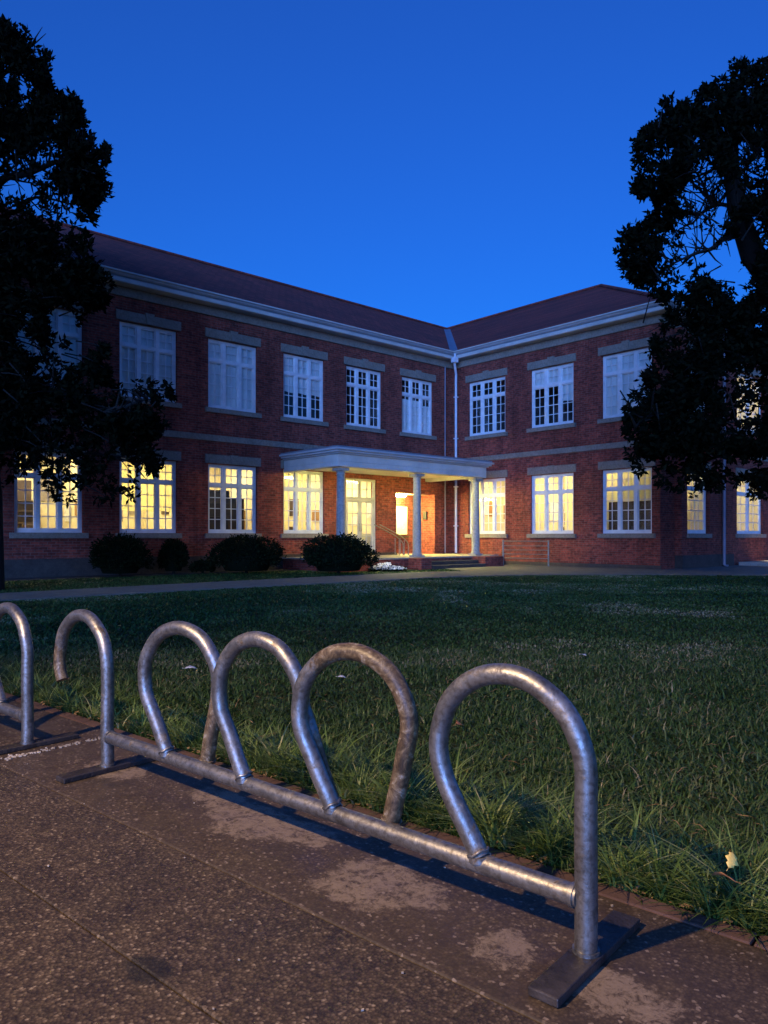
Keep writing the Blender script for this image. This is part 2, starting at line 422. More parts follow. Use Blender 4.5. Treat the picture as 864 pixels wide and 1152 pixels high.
GZ0, GZ1, UZ0, UZ1 = 1.27, 3.58, 5.45, 7.76
LW = [(-29.0,-27.1), (-26.0,-24.1), (-23.0,-21.1), (-20.0,-18.1+.0), (-17.94,-16.05), (-14.95,-13.06), (-11.95,-10.05), (-8.95,-7.1), (-6.05,-4.2), (-3.1,-1.26)]
LW = [(-26.9,-25.0), (-23.9,-22.0), (-20.93,-19.03)] + LW[4:]
RW = [(.88, 2.89), (4.16, 6.15), (7.35, 9.33)]
EW = [(1.5, 3.07), (6.16, 8.75)]
XE = 12.1
lop = [(a, b, UZ0, UZ1) for a, b in LW] + [(a, b, GZ0, GZ1) for a, b in LW[:7]]
DOOR = (-6.08, -4.5, .42, 3.42); ALC = (-3.41, -1.17, .42, 2.95)
lop += [DOOR, ALC]
wall('wall', fL, -30, 0, 0, 8.5, lop, M['brick'])
wall('wall', fR, 0, VE, 0, 8.5, [(a, b, UZ0, UZ1) for a, b in RW] + [(a, b, GZ0, GZ1) for a, b in RW], M['brick'])
wall('wall', fE, 0.002, XE, 0, 8.5, [(a, b, UZ0, UZ1) for a, b in EW] + [(a, b, GZ0, GZ1) for a, b in EW], M['brick'])
MB().box(XE-.3, XE, -VE+WT, 9, 0, 8.5).build('wall', M['brick'], school)
MB().box(-30, XE-.3, 11.8, 12.1, 0, 8.5).build('wall', M['brick'], school)
MB().box(-30.3, -30.0, 0, 12.1, 0, 8.5).build('wall', M['brick'], school)
# alcove box behind the porch
a0, a1, az0, az1 = ALC
al = MB(); ad = 1.15
al.box(a0-.2, a1+.2, ad, ad+.2, az0-.2, az1+.2); al.box(a1, a1+.2, WT, ad, az0-.2, az1+.2); al.box(a0-.2, a0, WT, ad, az0-.2, az1+.2)
al.build('alcove_wall', M['brick'], school)
MB().box(a0, a1, WT, ad, az1, az1+.15).build('alcove_ceiling', M['soffit'], school)
MB().box(a0, a1, WT, ad, az0-.15, az0-.002).build('alcove_floor', M['deck'], school)

# stone trims
def strip(name, z0, z1, proud, mat_, segL=(-30, 0), segR=(0, VE), end=True, parent=school):
    m = MB()
    m.box(segL[0], -proud, -proud, -.002, z0, z1)
    m.box(-proud, -.002, -VE-proud, 0.0, z0, z1)
    if end: m.box(-.002, XE+proud, -VE-proud, -VE-.002, z0, z1)
    return m.build(name, mat_, parent, bevel=.01)
strip('string_course', 4.34, 4.545, .05, M['stone'])
strip('frieze', 8.5, 8.79, .06, M['stone'])
MB().box(-30, ALC[0]-.0, -.045, -.002, 0, .52).box(-.09+.05, -.002, -VE-.04, -.5, 0, .16).build('plinth', M['plinth'], school, bevel=.01)
MB().box(1.0, 5.2, -VE-.30, -VE-.002, 0, .5).build('plinth', M['plinth'], school, bevel=.01)
MB().box(1.0, 5.2, -VE-.26, -VE-.002, .5, 1.12).box(1.0, 1.42, -VE-.26, -VE-.002, 1.12, 8.5).box(3.2, 5.2, -VE-.26, -VE-.002, 1.12, 8.5).build('pier', M['brick'], school)

# cornice: soffit board + stepped gutter with its shade greyed in, mitred at the corners
def cornice():
    OH = .42
    prof = [(0, 8.80), (OH-.06, 8.80), (OH-.02, 8.82), (OH-.02, 8.93), (OH-.10, 8.945), (OH-.10, 8.985), (OH-.03, 9.0), (OH+.02, 9.04), (OH+.02, 9.06), (OH+.08, 9.085), (OH+.08, 9.13), (0, 9.13)]
    # polyline (outward offset o): left wing -> corner -> wing end -> far end
    def pt(i, o):
        return [(-30.4, -o), (-o, -o), (-o, -VE-o), (XE+o, -VE-o), (XE+o, 9)][i]
    m = MB(); n = len(prof)
    vs = [(*pt(i, o), z) for i in range(5) for (o, z) in prof]
    fs = [(i*n+k, i*n+(k+1) % n, (i+1)*n+(k+1) % n, (i+1)*n+k) for i in range(4) for k in range(n)]
    m.add(vs, fs); m.add(vs[:n], [tuple(range(n))])
    for k, mi in enumerate([0, 0, 0, 1, 1, 1, 1, 1, 1, 0, 1, 1]):
        for i in range(4): m.m[i*n+k] = mi
    return m.build('cornice', [M['fascia'], M['gutter']], school)
cornice()

# roof: left wing ridge runs in x at y = RR, right wing ridge runs in y at x = RR, hipped at the end
RR, ZE, ZR, OE = 6.05, 9.10, 12.62, .47
def roof():
    m = MB()
    O = OE
    A = (-30.5, -O, ZE); B = (-O, -O, ZE); C = (RR, RR, ZR); D = (-30.5, RR, ZR)
    E_ = (-O, -VE-O, ZE); F = (RR, -VE-O+RR+O, ZR)
    G = (2*RR+O, -VE-O, ZE); H = (2*RR+O, 2*RR+O, ZE); I = (-30.5, 2*RR+O, ZE)
    vs = [A, B, C, D, E_, F, G, H, I]
    m.add(vs, [(0,1,2,3), (1,4,5,2), (4,6,5), (5,6,7,2), (2,7,8,3), (0,3,8)])
    o = m.build('roof', M['roof'], school)
    # ridge tiles
    r = MB()
    for p, q in ((D, C), (C, F), (F, E_), (F, G)):
        r.tube([Vector(p)+Vector((0,0,.02)), Vector(q)+Vector((0,0,.02))], .09, 8)
    r.build('ridge_tiles', M['roof'], o)
    v = MB(); b = Vector(B); c = Vector(C); dv = c-b
    sidev = Vector((1,-1,0)).normalized()*.17
    v.add([b+dv*.02-sidev+Vector((0,0,.07)), b+dv*.02+sidev+Vector((0,0,.07)), c+sidev+Vector((0,0,.07)), c-sidev+Vector((0,0,.07)), b+dv*.02+Vector((0,0,.03)), c+Vector((0,0,.03))],
          [(0,4,5,3), (4,1,2,5)])
    v.build('valley_flashing', M['lead'], o)
    return o
roof()
# ceilings stop light leaking up into the roof
MB().box(-30, 0, WT, 11.8, 8.3, 8.4).box(.33, XE-.3, -VE+WT, 11.8, 8.3, 8.4).build('attic_floor', M['roomdark'], school)

# windows -----------------------------------------------------------
WMESH = {}
def window_meshes(W, H, ncol):
    key = (round(W, 2), round(H, 2), ncol)
    if key in WMESH: return WMESH[key]
    m = MB(); d0, d1 = .10, .18; fo = .085; ml = .12
    tz = H*.70                                    # transom height
    m.box(0, fo, d0, d1, 0, H); m.box(W-fo, W, d0, d1, 0, H); m.box(fo, W-fo, d0, d1, H-fo, H); m.box(fo, W-fo, d0-.01, d1, 0, fo*1.15)
    m.box(fo, W-fo, d0-.012, d1, tz-.05, tz+.05)
    cw = (W-2*fo-ml*(ncol-1))/ncol
    for c in range(ncol):
        x0 = fo + c*(cw+ml); x1 = x0+cw
        if c < ncol-1:
            m.box(x1, x1+ml, d0-.02, d1, fo*1.15, tz-.05); m.box(x1, x1+ml, d0-.02, d1, tz+.05, H-fo)
        for (z0, z1, rows) in ((fo*1.15, tz-.05, 4), (tz+.05, H-fo, 2)):
            s_ = .032
            m.box(x0, x0+s_, d0+.02, d1-.01, z0, z1); m.box(x1-s_, x1, d0+.02, d1-.01, z0, z1)
            m.box(x0+s_, x1-s_, d0+.02, d1-.01, z0, z0+s_); m.box(x0+s_, x1-s_, d0+.02, d1-.01, z1-s_, z1)
            xm = (x0+x1)/2; m.box(xm-.014, xm+.014, d0+.035, d1-.025, z0+s_, z1-s_)
            for r_ in range(1, rows):
                zz = z0+(z1-z0)*r_/rows
                m.box(x0+s_, xm-.014, d0+.035, d1-.025, zz-.014, zz+.014); m.box(xm+.014, x1-s_, d0+.035, d1-.025, zz-.014, zz+.014)
    fr = m.mesh('window', M['white'])
    g = MB(); g.add([(fo, .147, fo), (W-fo, .147, fo), (W-fo, .147, H-fo), (fo, .147, H-fo)], [(0,1,2,3)])
    gl = g.mesh('pane', M['glass'])
    li = MB(); li.box(-.12, W+.12, -.05, -.003, H+.02, H+.31)
    lim = None
    si = MB(); si.box(-.13, W+.13, -.09, -.003, -.16, -.005); si.box(0.002, W-.002, -.003, .2, -.10, -.004)
    WMESH[key] = (fr, gl, li.mesh('lintel', M['stone']), si.mesh('sill', M['stone']))
    return WMESH[key]
def place(side, s0, s1, z0, z1, ncol=3, upper=False, label=None):
    W, H = s1-s0, z1-z0
    fr, gl, li, si = window_meshes(W, H, ncol)
    o = link('window', fr, school)
    if side == 'L': o.location = (s0, 0, z0); rz = 0
    elif side == 'R': o.location = (0, -s0, z0); rz = -math.pi/2      # local x -> -y, local y -> +x
    else: o.location = (s0, -VE - (.26 if s0 < 3 else 0), z0); rz = 0
    o.rotation_euler = (0, 0, rz)
    if label: o['label'] = label
    link('pane', gl, o); link('lintel', li, o); link('sill', si, o)
    if side != 'E':
        k = MB(); c = W/2; h = .36 if upper else .33
        k.add([(c-.10, -.075, H+.02), (c+.10, -.075, H+.02), (c+.15, -.075, H+h), (c-.15, -.075, H+h), (c-.10, -.003, H+.02), (c+.10, -.003, H+.02), (c+.15, -.003, H+h), (c-.15, -.003, H+h)],
              [(0,1,2,3), (4,7,6,5), (0,4,5,1), (1,5,6,2), (2,6,7,3), (3,7,4,0)])
        k.build('keystone', M['stone'], o)
    return o
def blind(o, W, H, x0, x1, z0, z1, mat_='blind', name='blind', d=.20):
    """a hanging roller blind / curtain with soft folds behind the glass"""
    m = MB(); n = max(6, int((x1-x0)/.05)); ph = random.random()*6
    vs = []
    for i in range(n+1):
        x = x0+(x1-x0)*i/n; y = d + .012*math.sin(i*1.3+ph)
        vs += [(x, y, z0 + .015*math.sin(i*.5+ph)), (x, y, z1), (x, y+.006, z0+.015*math.sin(i*.5+ph)), (x, y+.006, z1)]
    fs = []
    for i in range(n):
        a = i*4; b = a+4
        fs += [(a, b, b+1, a+1), (a+2, a+3, b+3, b+2), (a, a+2, b+2, b), (a+1, b+1, b+3, a+3)]
    m.add(vs, fs); return m.build(name, M[mat_], o)
def room(side, s0, s1, z0, z1, lit, depth=3.2, matw=None, pan=1.0):
    """a lined room behind a window"""
    fn = {'L': fL, 'R': fR, 'E': fE}[side]
    e = .5 if side != 'E' else .35; t0, t1 = WT+.003, WT+depth
    e0 = e1 = e
    a, b, c, d = s0-e0, s1+e1, z0-.85, z1+.3
    if side == 'R' and s0 < 1: a = .36
    if side == 'R' and s1 > 9: b = VE-.36
    if side == 'E' and s0 < 3: a = 1.0
    m = MB()
    def q(*p): m.add([fn(*k) for k in p], [(0,1,2,3)])
    q((a,t1,c), (b,t1,c), (b,t1,d), (a,t1,d)); q((a,t0,c), (a,t1,c), (a,t1,d), (a,t0,d)); q((b,t0,c), (b,t0,d), (b,t1,d), (b,t1,c))
    q((a,t0,c), (b,t0,c), (b,t1,c), (a,t1,c)); q((a,t0,d), (a,t1,d), (b,t1,d), (b,t0,d))
    # the inner face of the outside wall, so no light passes round
    for (p, r_, u, v) in ((a, s0, c, d), (s1, b, c, d), (s0, s1, c, z0), (s0, s1, z1, d)):
        q((p,t0,u), (p,t0,v), (r_,t0,v), (r_,t0,u))
    if side == 'E':
        tq = -.075 if s0 < 3 else .185
        for (p, r_) in ((s0+.003, s0+.003), (s1-.003, s1-.003)): q((p,tq,z0), (p,t0,z0), (p,t0,z1), (p,tq,z1))
        for zz in (z0+.003, z1-.003): q((s0,tq,zz), (s1,tq,zz), (s1,t0,zz), (s0,t0,zz))
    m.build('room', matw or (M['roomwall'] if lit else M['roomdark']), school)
    if lit and depth > 2:
        rr = random.Random(int(s0*100)+int(z0*10)); w_ = b-a
        for k in range(4):
            u0 = a+w_*(k+.15)/4; uw = w_*rr.uniform(.12, .2); zz = z0+rr.uniform(.35, 1.1); hh = rr.uniform(.3, .75)
            p0 = fn(u0, t1-.03, zz); p1 = fn(u0+uw, t1-.008, zz+hh)
            MB().box(min(p0[0],p1[0]), max(p0[0],p1[0]), min(p0[1],p1[1]), max(p0[1],p1[1]), zz, zz+hh).build('wall_picture', M[rr.choice(['paper', 'shelf', 'deck', 'oak'])], school)
        se = b if side == 'L' else a; sg = -1 if side == 'L' else 1
        for k in range(3):
            tq = t0+.5+k*(depth-.9)/3; tw_ = rr.uniform(.3, .6); zz = z0+rr.uniform(-.1, .9); hh = rr.uniform(.35, .9)
            p0 = fn(se+sg*.008, tq, zz); p1 = fn(se+sg*.04, tq+tw_, zz+hh)
            MB().box(min(p0[0],p1[0]), max(p0[0],p1[0]), min(p0[1],p1[1]), max(p0[1],p1[1]), zz, zz+hh).build('wall_picture', M[rr.choice(['paper', 'oak', 'shelf', 'paper'])], school)
    if lit:
        l = MB(); sm = (a+b)/2
        for tt in ((t0+t1)/2-.35, ) :
            p = [fn(sm-.6*pan, tt, d-.05), fn(sm+.6*pan, tt, d-.05), fn(sm+.6*pan, tt+.7, d-.05), fn(sm-.6*pan, tt+.7, d-.05)]
            p2 = [(x, y, z+.03) for x, y, z in p]
            l.add(p+p2, [(0,1,2,3), (7,6,5,4), (0,4,5,1), (1,5,6,2), (2,6,7,3), (3,7,4,0)])
        l.build('room_light', M['tube'], school)
H_U, H_G = UZ1-UZ0, GZ1-GZ0
UB = {0: 1, 1: 1, 2: 1, 3: 1, 4: 1.0, 5: 1.0, 6: .55, 7: 0, 8: .8}
for i, (a, b) in enumerate(LW):
    o = place('L', a, b, UZ0, UZ1, upper=True); W = b-a
    room('L', a, b, UZ0, UZ1, False, 2.2)
    if i in (0, 1, 2, 3, 4, 5): blind(o, W, H_U, .05, W-.05, .03, H_U-.03)
    elif i == 6: blind(o, W, H_U, .05, W-.05, H_U*.42, H_U-.03)
    elif i == 8:
        blind(o, W, H_U, .05, W*.30, .05, H_U*.62, name='curtain'); blind(o, W, H_U, W*.40, W*.72, .05, H_U*.62, name='curtain'); blind(o, W, H_U, W*.78, W-.05, .05, H_U*.55, name='curtain')
for i, (a, b) in enumerate(LW[:7]):
    o = place('L', a, b, GZ0, GZ1, label=None); W = b-a
    room('L', a, b, GZ0, GZ1, True)
    if i == 4: blind(o, W, H_G, .05, W-.05, H_G*.30, H_G-.03, name='curtain', mat_='curtain')
    if i == 6: blind(o, W, H_G, .05, W*.20, .05, H_G-.03, name='curtain', mat_='curtain', d=.23); blind(o, W, H_G, W*.45, W*.62, .05, H_G-.03, name='curtain', mat_='curtain', d=.23)
for i, (a, b) in enumerate(RW):
    o = place('R', a, b, UZ0, UZ1, upper=True); W = b-a
    room('R', a, b, UZ0, UZ1, False, 2.2)
    if i == 2: blind(o, W, H_U, .05, W-.05, .03, H_U-.03)
    if i == 1: blind(o, W, H_U, W*.68, W-.05, H_U*.40, H_U-.03); blind(o, W, H_U, .05, W*.66, H_U*.72, H_U-.03)
    o = place('R', a, b, GZ0, GZ1)
    room('R', a, b, GZ0, GZ1, True, 2.6 if i < 2 else 2.0)
    if i == 2: blind(o, W, H_G, .05, W-.05, H_G*.50, H_G-.03, mat_='curtain')
    if i == 1: blind(o, W, H_G, .05, W*.30, .05, H_G-.03, name='curtain', mat_='curtain', d=.23); blind(o, W, H_G, W*.74, W-.05, .05, H_G-.03, name='curtain', mat_='curtain', d=.23)
    if i == 0: blind(o, W, H_G, .05, W*.28, .05, H_G-.03, name='curtain', mat_='curtain', d=.23)
for i, (a, b) in enumerate(EW):
    for (z0, z1) in ((GZ0, GZ1), (UZ0, UZ1)):
        o = place('E', a, b, z0, z1, ncol=2 if i else 1)
        room('E', a, b, z0, z1, True, 1.6 if i == 0 else 2.4, pan=.5)
        if i == 0:
            MB().box(.5, .52, .135, .155, .1, z1-z0-.1).box(1.05, 1.07, .135, .155, .1, z1-z0-.1).build('glazing_bar', M['white'], o)

# door --------------------------------------------------------------
d0, d1, dz0, dz1 = DOOR; DW = d1-d0
dr = MB(); y0, y1 = .06, .16
dr.box(0, .09, y0, y1, 0, 3.0); dr.box(DW-.09, DW, y0, y1, 0, 3.0); dr.box(.09, DW-.09, y0, y1, 2.91, 3.0); dr.box(.09, DW-.09, y0, y1, 2.18, 2.28)
dr.box(DW/2-.05, DW/2+.05, y0, y1, 2.28, 2.91)
do = dr.build('door_frame', M['fascia'], school, (d0, 0, dz0), bevel=.005)
for k in (0, 1):
    x0 = .09 if k == 0 else DW/2+.004; x1 = DW/2-.004 if k == 0 else DW-.09
    m = MB(); s = .09
    m.box(x0, x0+s, .08, .14, .03, 2.17); m.box(x1-s, x1, .08, .14, .03, 2.17); m.box(x0+s, x1-s, .08, .14, .03, .28); m.box(x0+s, x1-s, .08, .14, 2.07, 2.17)
    xm = (x0+x1)/2; m.box(xm-.012, xm+.012, .095, .125, .28, 2.07)
    for zz in (.75, 1.2, 1.65): m.box(x0+s, xm-.012, .095, .125, zz-.016, zz+.016); m.box(xm+.012, x1-s, .095, .125, zz-.016, zz+.016)
    leaf = m.build('door', M['fascia'], school, (d0, 0, dz0), bevel=.004)
    g = MB(); g.add([(x0+s, .11, .28), (x1-s, .11, .28), (x1-s, .11, 2.07), (x0+s, .11, 2.07)], [(0,1,2,3)]); g.build('pane', M['glass'], leaf)
    h = MB(); hx = x1-.045 if k == 0 else x0+.045
    h.tube([(hx, .08, .95), (hx, .03, .97), (hx, .03, 1.23), (hx, .08, 1.25)], .012, 8); h.build('handle', M['galv'], leaf)
fl = MB()
for k in (0, 1):
    x0 = .09 if k == 0 else DW/2+.05; x1 = DW/2-.05 if k == 0 else DW-.09; xm = (x0+x1)/2
    fl.box(xm-.01, xm+.01, .09, .13, 2.28, 2.91); fl.box(x0, xm-.01, .09, .13, 2.585, 2.605); fl.box(xm+.01, x1, .09, .13, 2.585, 2.605)
fl.build('fanlight', M['fascia'], do)
g = MB(); g.add([(.09, .11, 2.28), (DW-.09, .11, 2.28), (DW-.09, .11, 2.91), (.09, .11, 2.91)], [(0,1,2,3)]); g.build('pane', M['glass'], do)
room('L', d0, d1, dz0+.86, dz1, True, 3.4)

# porch -------------------------------------------------------------
PX0, PX1, PD = -8.96, -1.5, 3.15
pr = MB()
pr.box(PX0, PX1, -PD, -.05, 3.64, 3.88)
pr.box(PX0, PX1, -PD, -PD+.30, 3.47, 3.638); pr.box(PX0, PX0+.3, -PD+.302, -.05, 3.47, 3.638); pr.box(PX1-.3, PX1, -PD+.302, -.05, 3.47, 3.638)
def ring(m, o0, z0, z1, lip=0):
    m.box(PX0-o0, PX1+o0, -PD-o0, -.06, z0, z1)
pr_o = pr.build('porch_roof', [M['fascia']], school, bevel=.006)
e = MB(); ring(e, .07, 3.883, 3.93); ring(e, .15, 3.933, 4.0); ring(e, .22, 4.003, 4.07)
e.build('porch_cornice', M['gutter'], pr_o, bevel=.008)
MB().box(PX0-.16, PX1+.16, -PD-.16, -.06, 4.074, 4.13).build('porch_roofing', M['lead'], pr_o)
MB().box(PX0+.303, PX1-.303, -PD+.303, -.06, 3.61, 3.637).build('soffit', M['soffit'], pr_o)
for x_ in (-6.9, -3.4):
    MB().box(x_-.45, x_+.45, -PD+.36, -PD+.46, 3.53, 3.60).build('hidden_porch_fill', M['lamp'], school)  # unseen strips added behind the beam to brighten wall and soffit
DZ = .42
for cx in (-8.62, -5.06, -1.82):
    m = MB()
    m.box(cx-.20, cx+.20, -2.87-.20, -2.87+.20, DZ+.002, DZ+.07)
    m.lathe([(.185, DZ+.071), (.19, DZ+.10), (.165, DZ+.14), (.158, DZ+.17), (.158, DZ+1.0), (.150, 2.0), (.135, 3.16), (.135, 3.20), (.155, 3.22), (.14, 3.25), (.14, 3.30), (.175, 3.35)], (cx, -2.87), 24)
    m.box(cx-.20, cx+.20, -2.87-.20, -2.87+.20, 3.352, 3.438)
    m.build('column', M['column'], school)
dk = MB(); dk.box(PX0-.05, PX1+.15, -PD-.15, -.05, 0, DZ-.06); dk.box(PX1+.154, -.06, -PD+.6, -.05, 0, DZ-.06)
dk_o = dk.build('porch_base', M['brick'], school)
MB().box(PX0-.10, PX1+.20, -PD-.20, -.05, DZ-.058, DZ).box(PX1+.204, -.06, -PD+.56, -.05, DZ-.058, DZ).build('porch_floor', M['deck'], school, bevel=.008)
MB().box(-5.4, -2.6, -PD-.55, -PD-.153, 0, .275).build('step', M['plinth'], school, bevel=.01)
MB().box(-5.4, -2.6, -PD-.90, -PD-.553, 0, .14).build('step', M['plinth'], school, bevel=.01)
MB().box(-2.55, -1.5, -PD-.85, -PD-.153, 0, .40).build('step_wall', M['brick'], school, bevel=.01)
MB().box(-5.95, -5.45, -PD-.85, -PD-.153, 0, .40).build('step_wall', M['brick'], school, bevel=.01)

# notice board, wall box, lamps in the alcove
nb = MB(); nb.box(-2.95, -1.75, ad-.06, ad-.003, 1.25, 2.45); nbo = nb.build('notice_board', M['soffit'], school, bevel=.005)
pp = MB()
for (x, z, w_, h_) in ((-2.6, 2.1, .2, .28), (-2.3, 2.05, .22, .3), (-2.0, 2.1, .18, .25), (-2.62, 1.6, .25, .3), (-2.25, 1.62, .2, .28), (-1.98, 1.6, .16, .22)):
    pp.box(x-w_/2, x+w_/2, ad-.067, ad-.061, z-h_/2, z+h_/2)
pp.build('notices', M['paper'], nbo)
MB().box(-3.0, -1.7, ad-.14, ad-.003, 1.12, 1.20).build('board_shelf', M['shelf'], nbo)
MB().box(a1-.10, a1-.002, .42, .62, 1.9, 2.25).build('letter_box', M['black'], school, bevel=.01)
lp = MB(); lp.box(-3.3, -2.35, .55, .75, az1-.12, az1-.004); lp.build('alcove_lamp', M['alamp'], school, bevel=.02)
# downpipes
def pipe(name, pts, r, m_):
    m = MB(); m.tube(pts, r, 10); return m.build(name, m_, school)
m = MB(); m.tube([(-.50, -.56, 9.0), (-.50, -.56, 8.72), (-.44, -.5, 8.55), (-.14, -.30, 8.2), (-.13, -.28, 8.0), (-.13, -.28, 4.1)], .055, 12)
m.tube([(-.13, -.28, 4.1), (-.13, -.28, .45)], .055, 12); m.box(-.62, -.40, -.67, -.45, 8.62, 8.84)
for zz in (7.2, 5.4, 3.3, 1.6): m.box(-.21, -.05, -.35, -.21, zz, zz+.05)
m.build('downpipe', M['pipe'], school)
pipe('downpipe', [(-.62, -.10, 8.5), (-.62, -.10, .45)], .028, M['pipedark'])
pipe('downpipe', [(4.17, -VE-.36, 8.7), (4.17, -VE-.36, .1), (4.17, -VE-.5, .05)], .06, M['pipedark'])  # darker colour on this pipe stands for the tree shade here

# ------------------------------------------------------------------ furniture seen through the lit windows
def bookcase(loc, rz, W, H, label, rows=4, fill=.7, group=None):
    t = empty('bookcase', loc, rz); tag(t, label, 'bookcase', group)
    m = MB(); m.box(0, .03, 0, .3, 0, H); m.box(W-.03, W, 0, .3, 0, H); m.box(.03, W-.03, .28, .3, 0, H); m.box(.03, W-.03, 0, .28, H-.03, H)
    m.build('frame', M['shelf'], t)
    s = MB()
    for k in range(rows): s.box(.03, W-.03, .01, .28, H*k/rows+.02, H*k/rows+.05)
    s.build('shelf', M['shelf'], t)
    return t
def in_room(side, s, t, z):
    x, y, z = {'L': fL, 'R': fR, 'E': fE}[side](s, t, z); return bw(x, y, z)
bookcase(in_room('L', -11.85, .75, .42), BA, 1.15, 2.35, 'added dark open bookcase blocking room light behind the lower panes of the lit window left of the porch', 5)  # shelving added so the lower panes read dark
bookcase(in_room('L', -10.62, .75, .42), BA, .5, 2.1, 'added narrow dark bookcase beside the wide bookcase in the room left of the porch', 5)
def cabinet(loc, rz, W, H, D, label):
    t = empty('cupboard', loc, rz); tag(t, label, 'cupboard')
    MB().box(0, W, 0, D, 0, H).build('carcass', M['shelf'], t, bevel=.01)
    for k in (0, 1):
        d = MB().box(W*k/2+.01, W*(k+1)/2-.01, -.02, -.002, .05, H-.03).build('door', M['shelf'], t)
        MB().box(W/2-.05 if k == 0 else W/2+.03, W/2-.03 if k == 0 else W/2+.05, -.04, -.021, H*.5, H*.5+.12).build('handle', M['galv'], d)
    return t
cabinet(in_room('R', 7.27, .62, .42), BA-math.pi/2, 2.0, 2.02, .4, 'added tall dark cupboard blocking room light behind the lower panes of the last ground-floor window by the right tree')  # added blocker for a dark interior below the blind
def desk(loc, rz, label, lamp=True):
    t = empty('desk', loc, rz); tag(t, label, 'desk')
    MB().box(0, 1.3, 0, .6, .72, .76).build('desk_top', M['shelf'], t)
    for x in (.03, 1.22):
        for y in (.03, .52): MB().box(x, x+.05, y, y+.05, 0, .72).build('leg', M['shelf'], t)
    MB().box(.1, .5, .05, .55, .1, .7).build('drawer_unit', M['shelf'], t)
    return t
def chair(loc, rz, label):
    t = empty('chair', loc, rz); tag(t, label, 'chair')
    MB().box(-.22, .22, -.22, .22, .42, .48).build('seat', M['shelf'], t, bevel=.02)
    MB().box(-.20, .20, .18, .23, .55, 1.12).build('backrest', M['shelf'], t, bevel=.02)
    for sx in (-1, 1):
        for sy in (-1, 1): MB().box(sx*.19-.02, sx*.19+.02, sy*.19-.02, sy*.19+.02, 0, .42).build('leg', M['shelf'], t)
        MB().box(sx*.19-.02, sx*.19+.02, .19, .22, .48, .6).build('post', M['shelf'], t)
    return t
cz = .42+.003
chair(in_room('R', 5.1, 1.2, cz+.0), BA+.4, 'dark chair seen through the middle pane of the window above the metal railing')
chair(in_room('L', -7.5, 1.3, cz), BA+.2, 'dark chair behind the lit window at the left end of the porch')
bookcase(in_room('R', 1.5, 2.3, cz), BA-math.pi/2, 1.0, 2.0, 'dark bookcase at the back of the room behind the porch column nearest the corner', 5)
chair(in_room('R', 2.3, 1.0, cz), BA-1.2, 'dark chair low in the ground-floor window nearest the inner corner')
desk(in_room('L', -17.7, 1.2, cz), BA, 'dark desk behind the lit window under the left tree')
chair(in_room('L', -16.9, 2.3, cz), BA+3.0, 'dark chair behind the desk in the window under the left tree')
bookcase(in_room('L', -17.4, 3.1, cz), BA, 1.1, 1.9, 'tall bookcase against the back wall of the room under the left tree', 5)
# ------------------------------------------------------------------ ground
def sheet(name, pts, z, m_, kind='structure', label=None, cat=None):
    m = MB(); m.add([(x, y, z) for x, y in pts], [tuple(range(len(pts)))])
    o = m.build(name, m_); tag(o, label, cat, kind=kind); return o

def lawn_ground_mat():
    m, nt, b = mat('lawn_soil')
    tc = N(nt, 'ShaderNodeTexCoord'); obj = tc.outputs['Object']
    a = noise_n(nt, obj, .35, 6, .65, .3); f = noise_n(nt, obj, 18, 8, .8); h = noise_n(nt, obj, 90, 4, .7)
    c1 = ramp(nt, f.outputs[0], [(.35, (.012, .022, .006)), (.5, (.032, .058, .014)), (.66, (.07, .10, .03))])
    c2 = ramp(nt, f.outputs[0], [(.35, (.022, .024, .012)), (.5, (.06, .075, .030)), (.66, (.12, .125, .06))])
    fa = ramp(nt, a.outputs[0], [(.45, (0,0,0)), (.62, (1,1,1))])
    nt.links.new(mixc(nt, fa.outputs[0], c1.outputs[0], c2.outputs[0]), b.inputs['Base Color'])
    b.inputs['Roughness'].default_value = .95; b.inputs['Specular IOR Level'].default_value = .1
    n1 = bump(nt, None, h.outputs[0], 1, .03); bump(nt, b, f.outputs[0], .8, .04, n1)
    return m
M['soil'] = lawn_ground_mat()
sheet('lawn', [(-400, -300), (400, -300), (400, 600), (-400, 600)], 0.0, M['soil'])

pv = bpy.data.objects.new('pavement', None)
def rackbox(m, q0, q1, p0, p1, z0, z1): m.box(q0, q1, p0, p1, z0, z1)
def place_r(o): o.location = P0; o.rotation_euler = (0, 0, RAZ)
m = MB(); m.box(-60, 40, -60, .455, -.05, .004); o = m.build('pavement_bed', M['joint']); place_r(o); tag(o, kind='structure')
GAP = .0035
mm = MB(); TOP = .022
qs = [-60, -24, -15.2, -6.1, -3.04, 9.2, 40]
for a, b in zip([-60, -9.1, -3.04], [-9.1, -3.04, 40]):
    mm.box(a+GAP/2, b-GAP/2, -.30+GAP/2, .375-GAP/2, .005, TOP)
o = mm.build('pavement_strip', M['paveB'], bevel=.006); place_r(o); tag(o, kind='structure')
mm = MB()
for a, b in zip([-60, -8.3, 1.4], [-8.3, 1.4, 40]):
    mm.box(a+GAP/2, b-GAP/2, -.785+GAP/2, -.30-GAP/2, .005, TOP-.002)
for a, b in zip([-60, -6.2, 6.0], [-6.2, 6.0, 40]):
    mm.box(a+GAP/2, b-GAP/2, -60, -.785-GAP/2, .005, TOP-.004)
o = mm.build('pavement', M['paveA'], bevel=.005); place_r(o); tag(o, kind='structure')
mm = MB(); q = -20.0
while q < 12:
    L_ = 1.2 + random.uniform(-.05, .05)
    if q < .31 < q+L_: L_ = .31-q
    mm.box(q+.004, q+L_-.004, .375+random.uniform(0, .004), .455+random.uniform(-.008, .008), .005, TOP+random.uniform(-.004, .003)); q += L_
o = mm.build('edging', M['edging'], bevel=.006); place_r(o); tag(o, kind='structure')

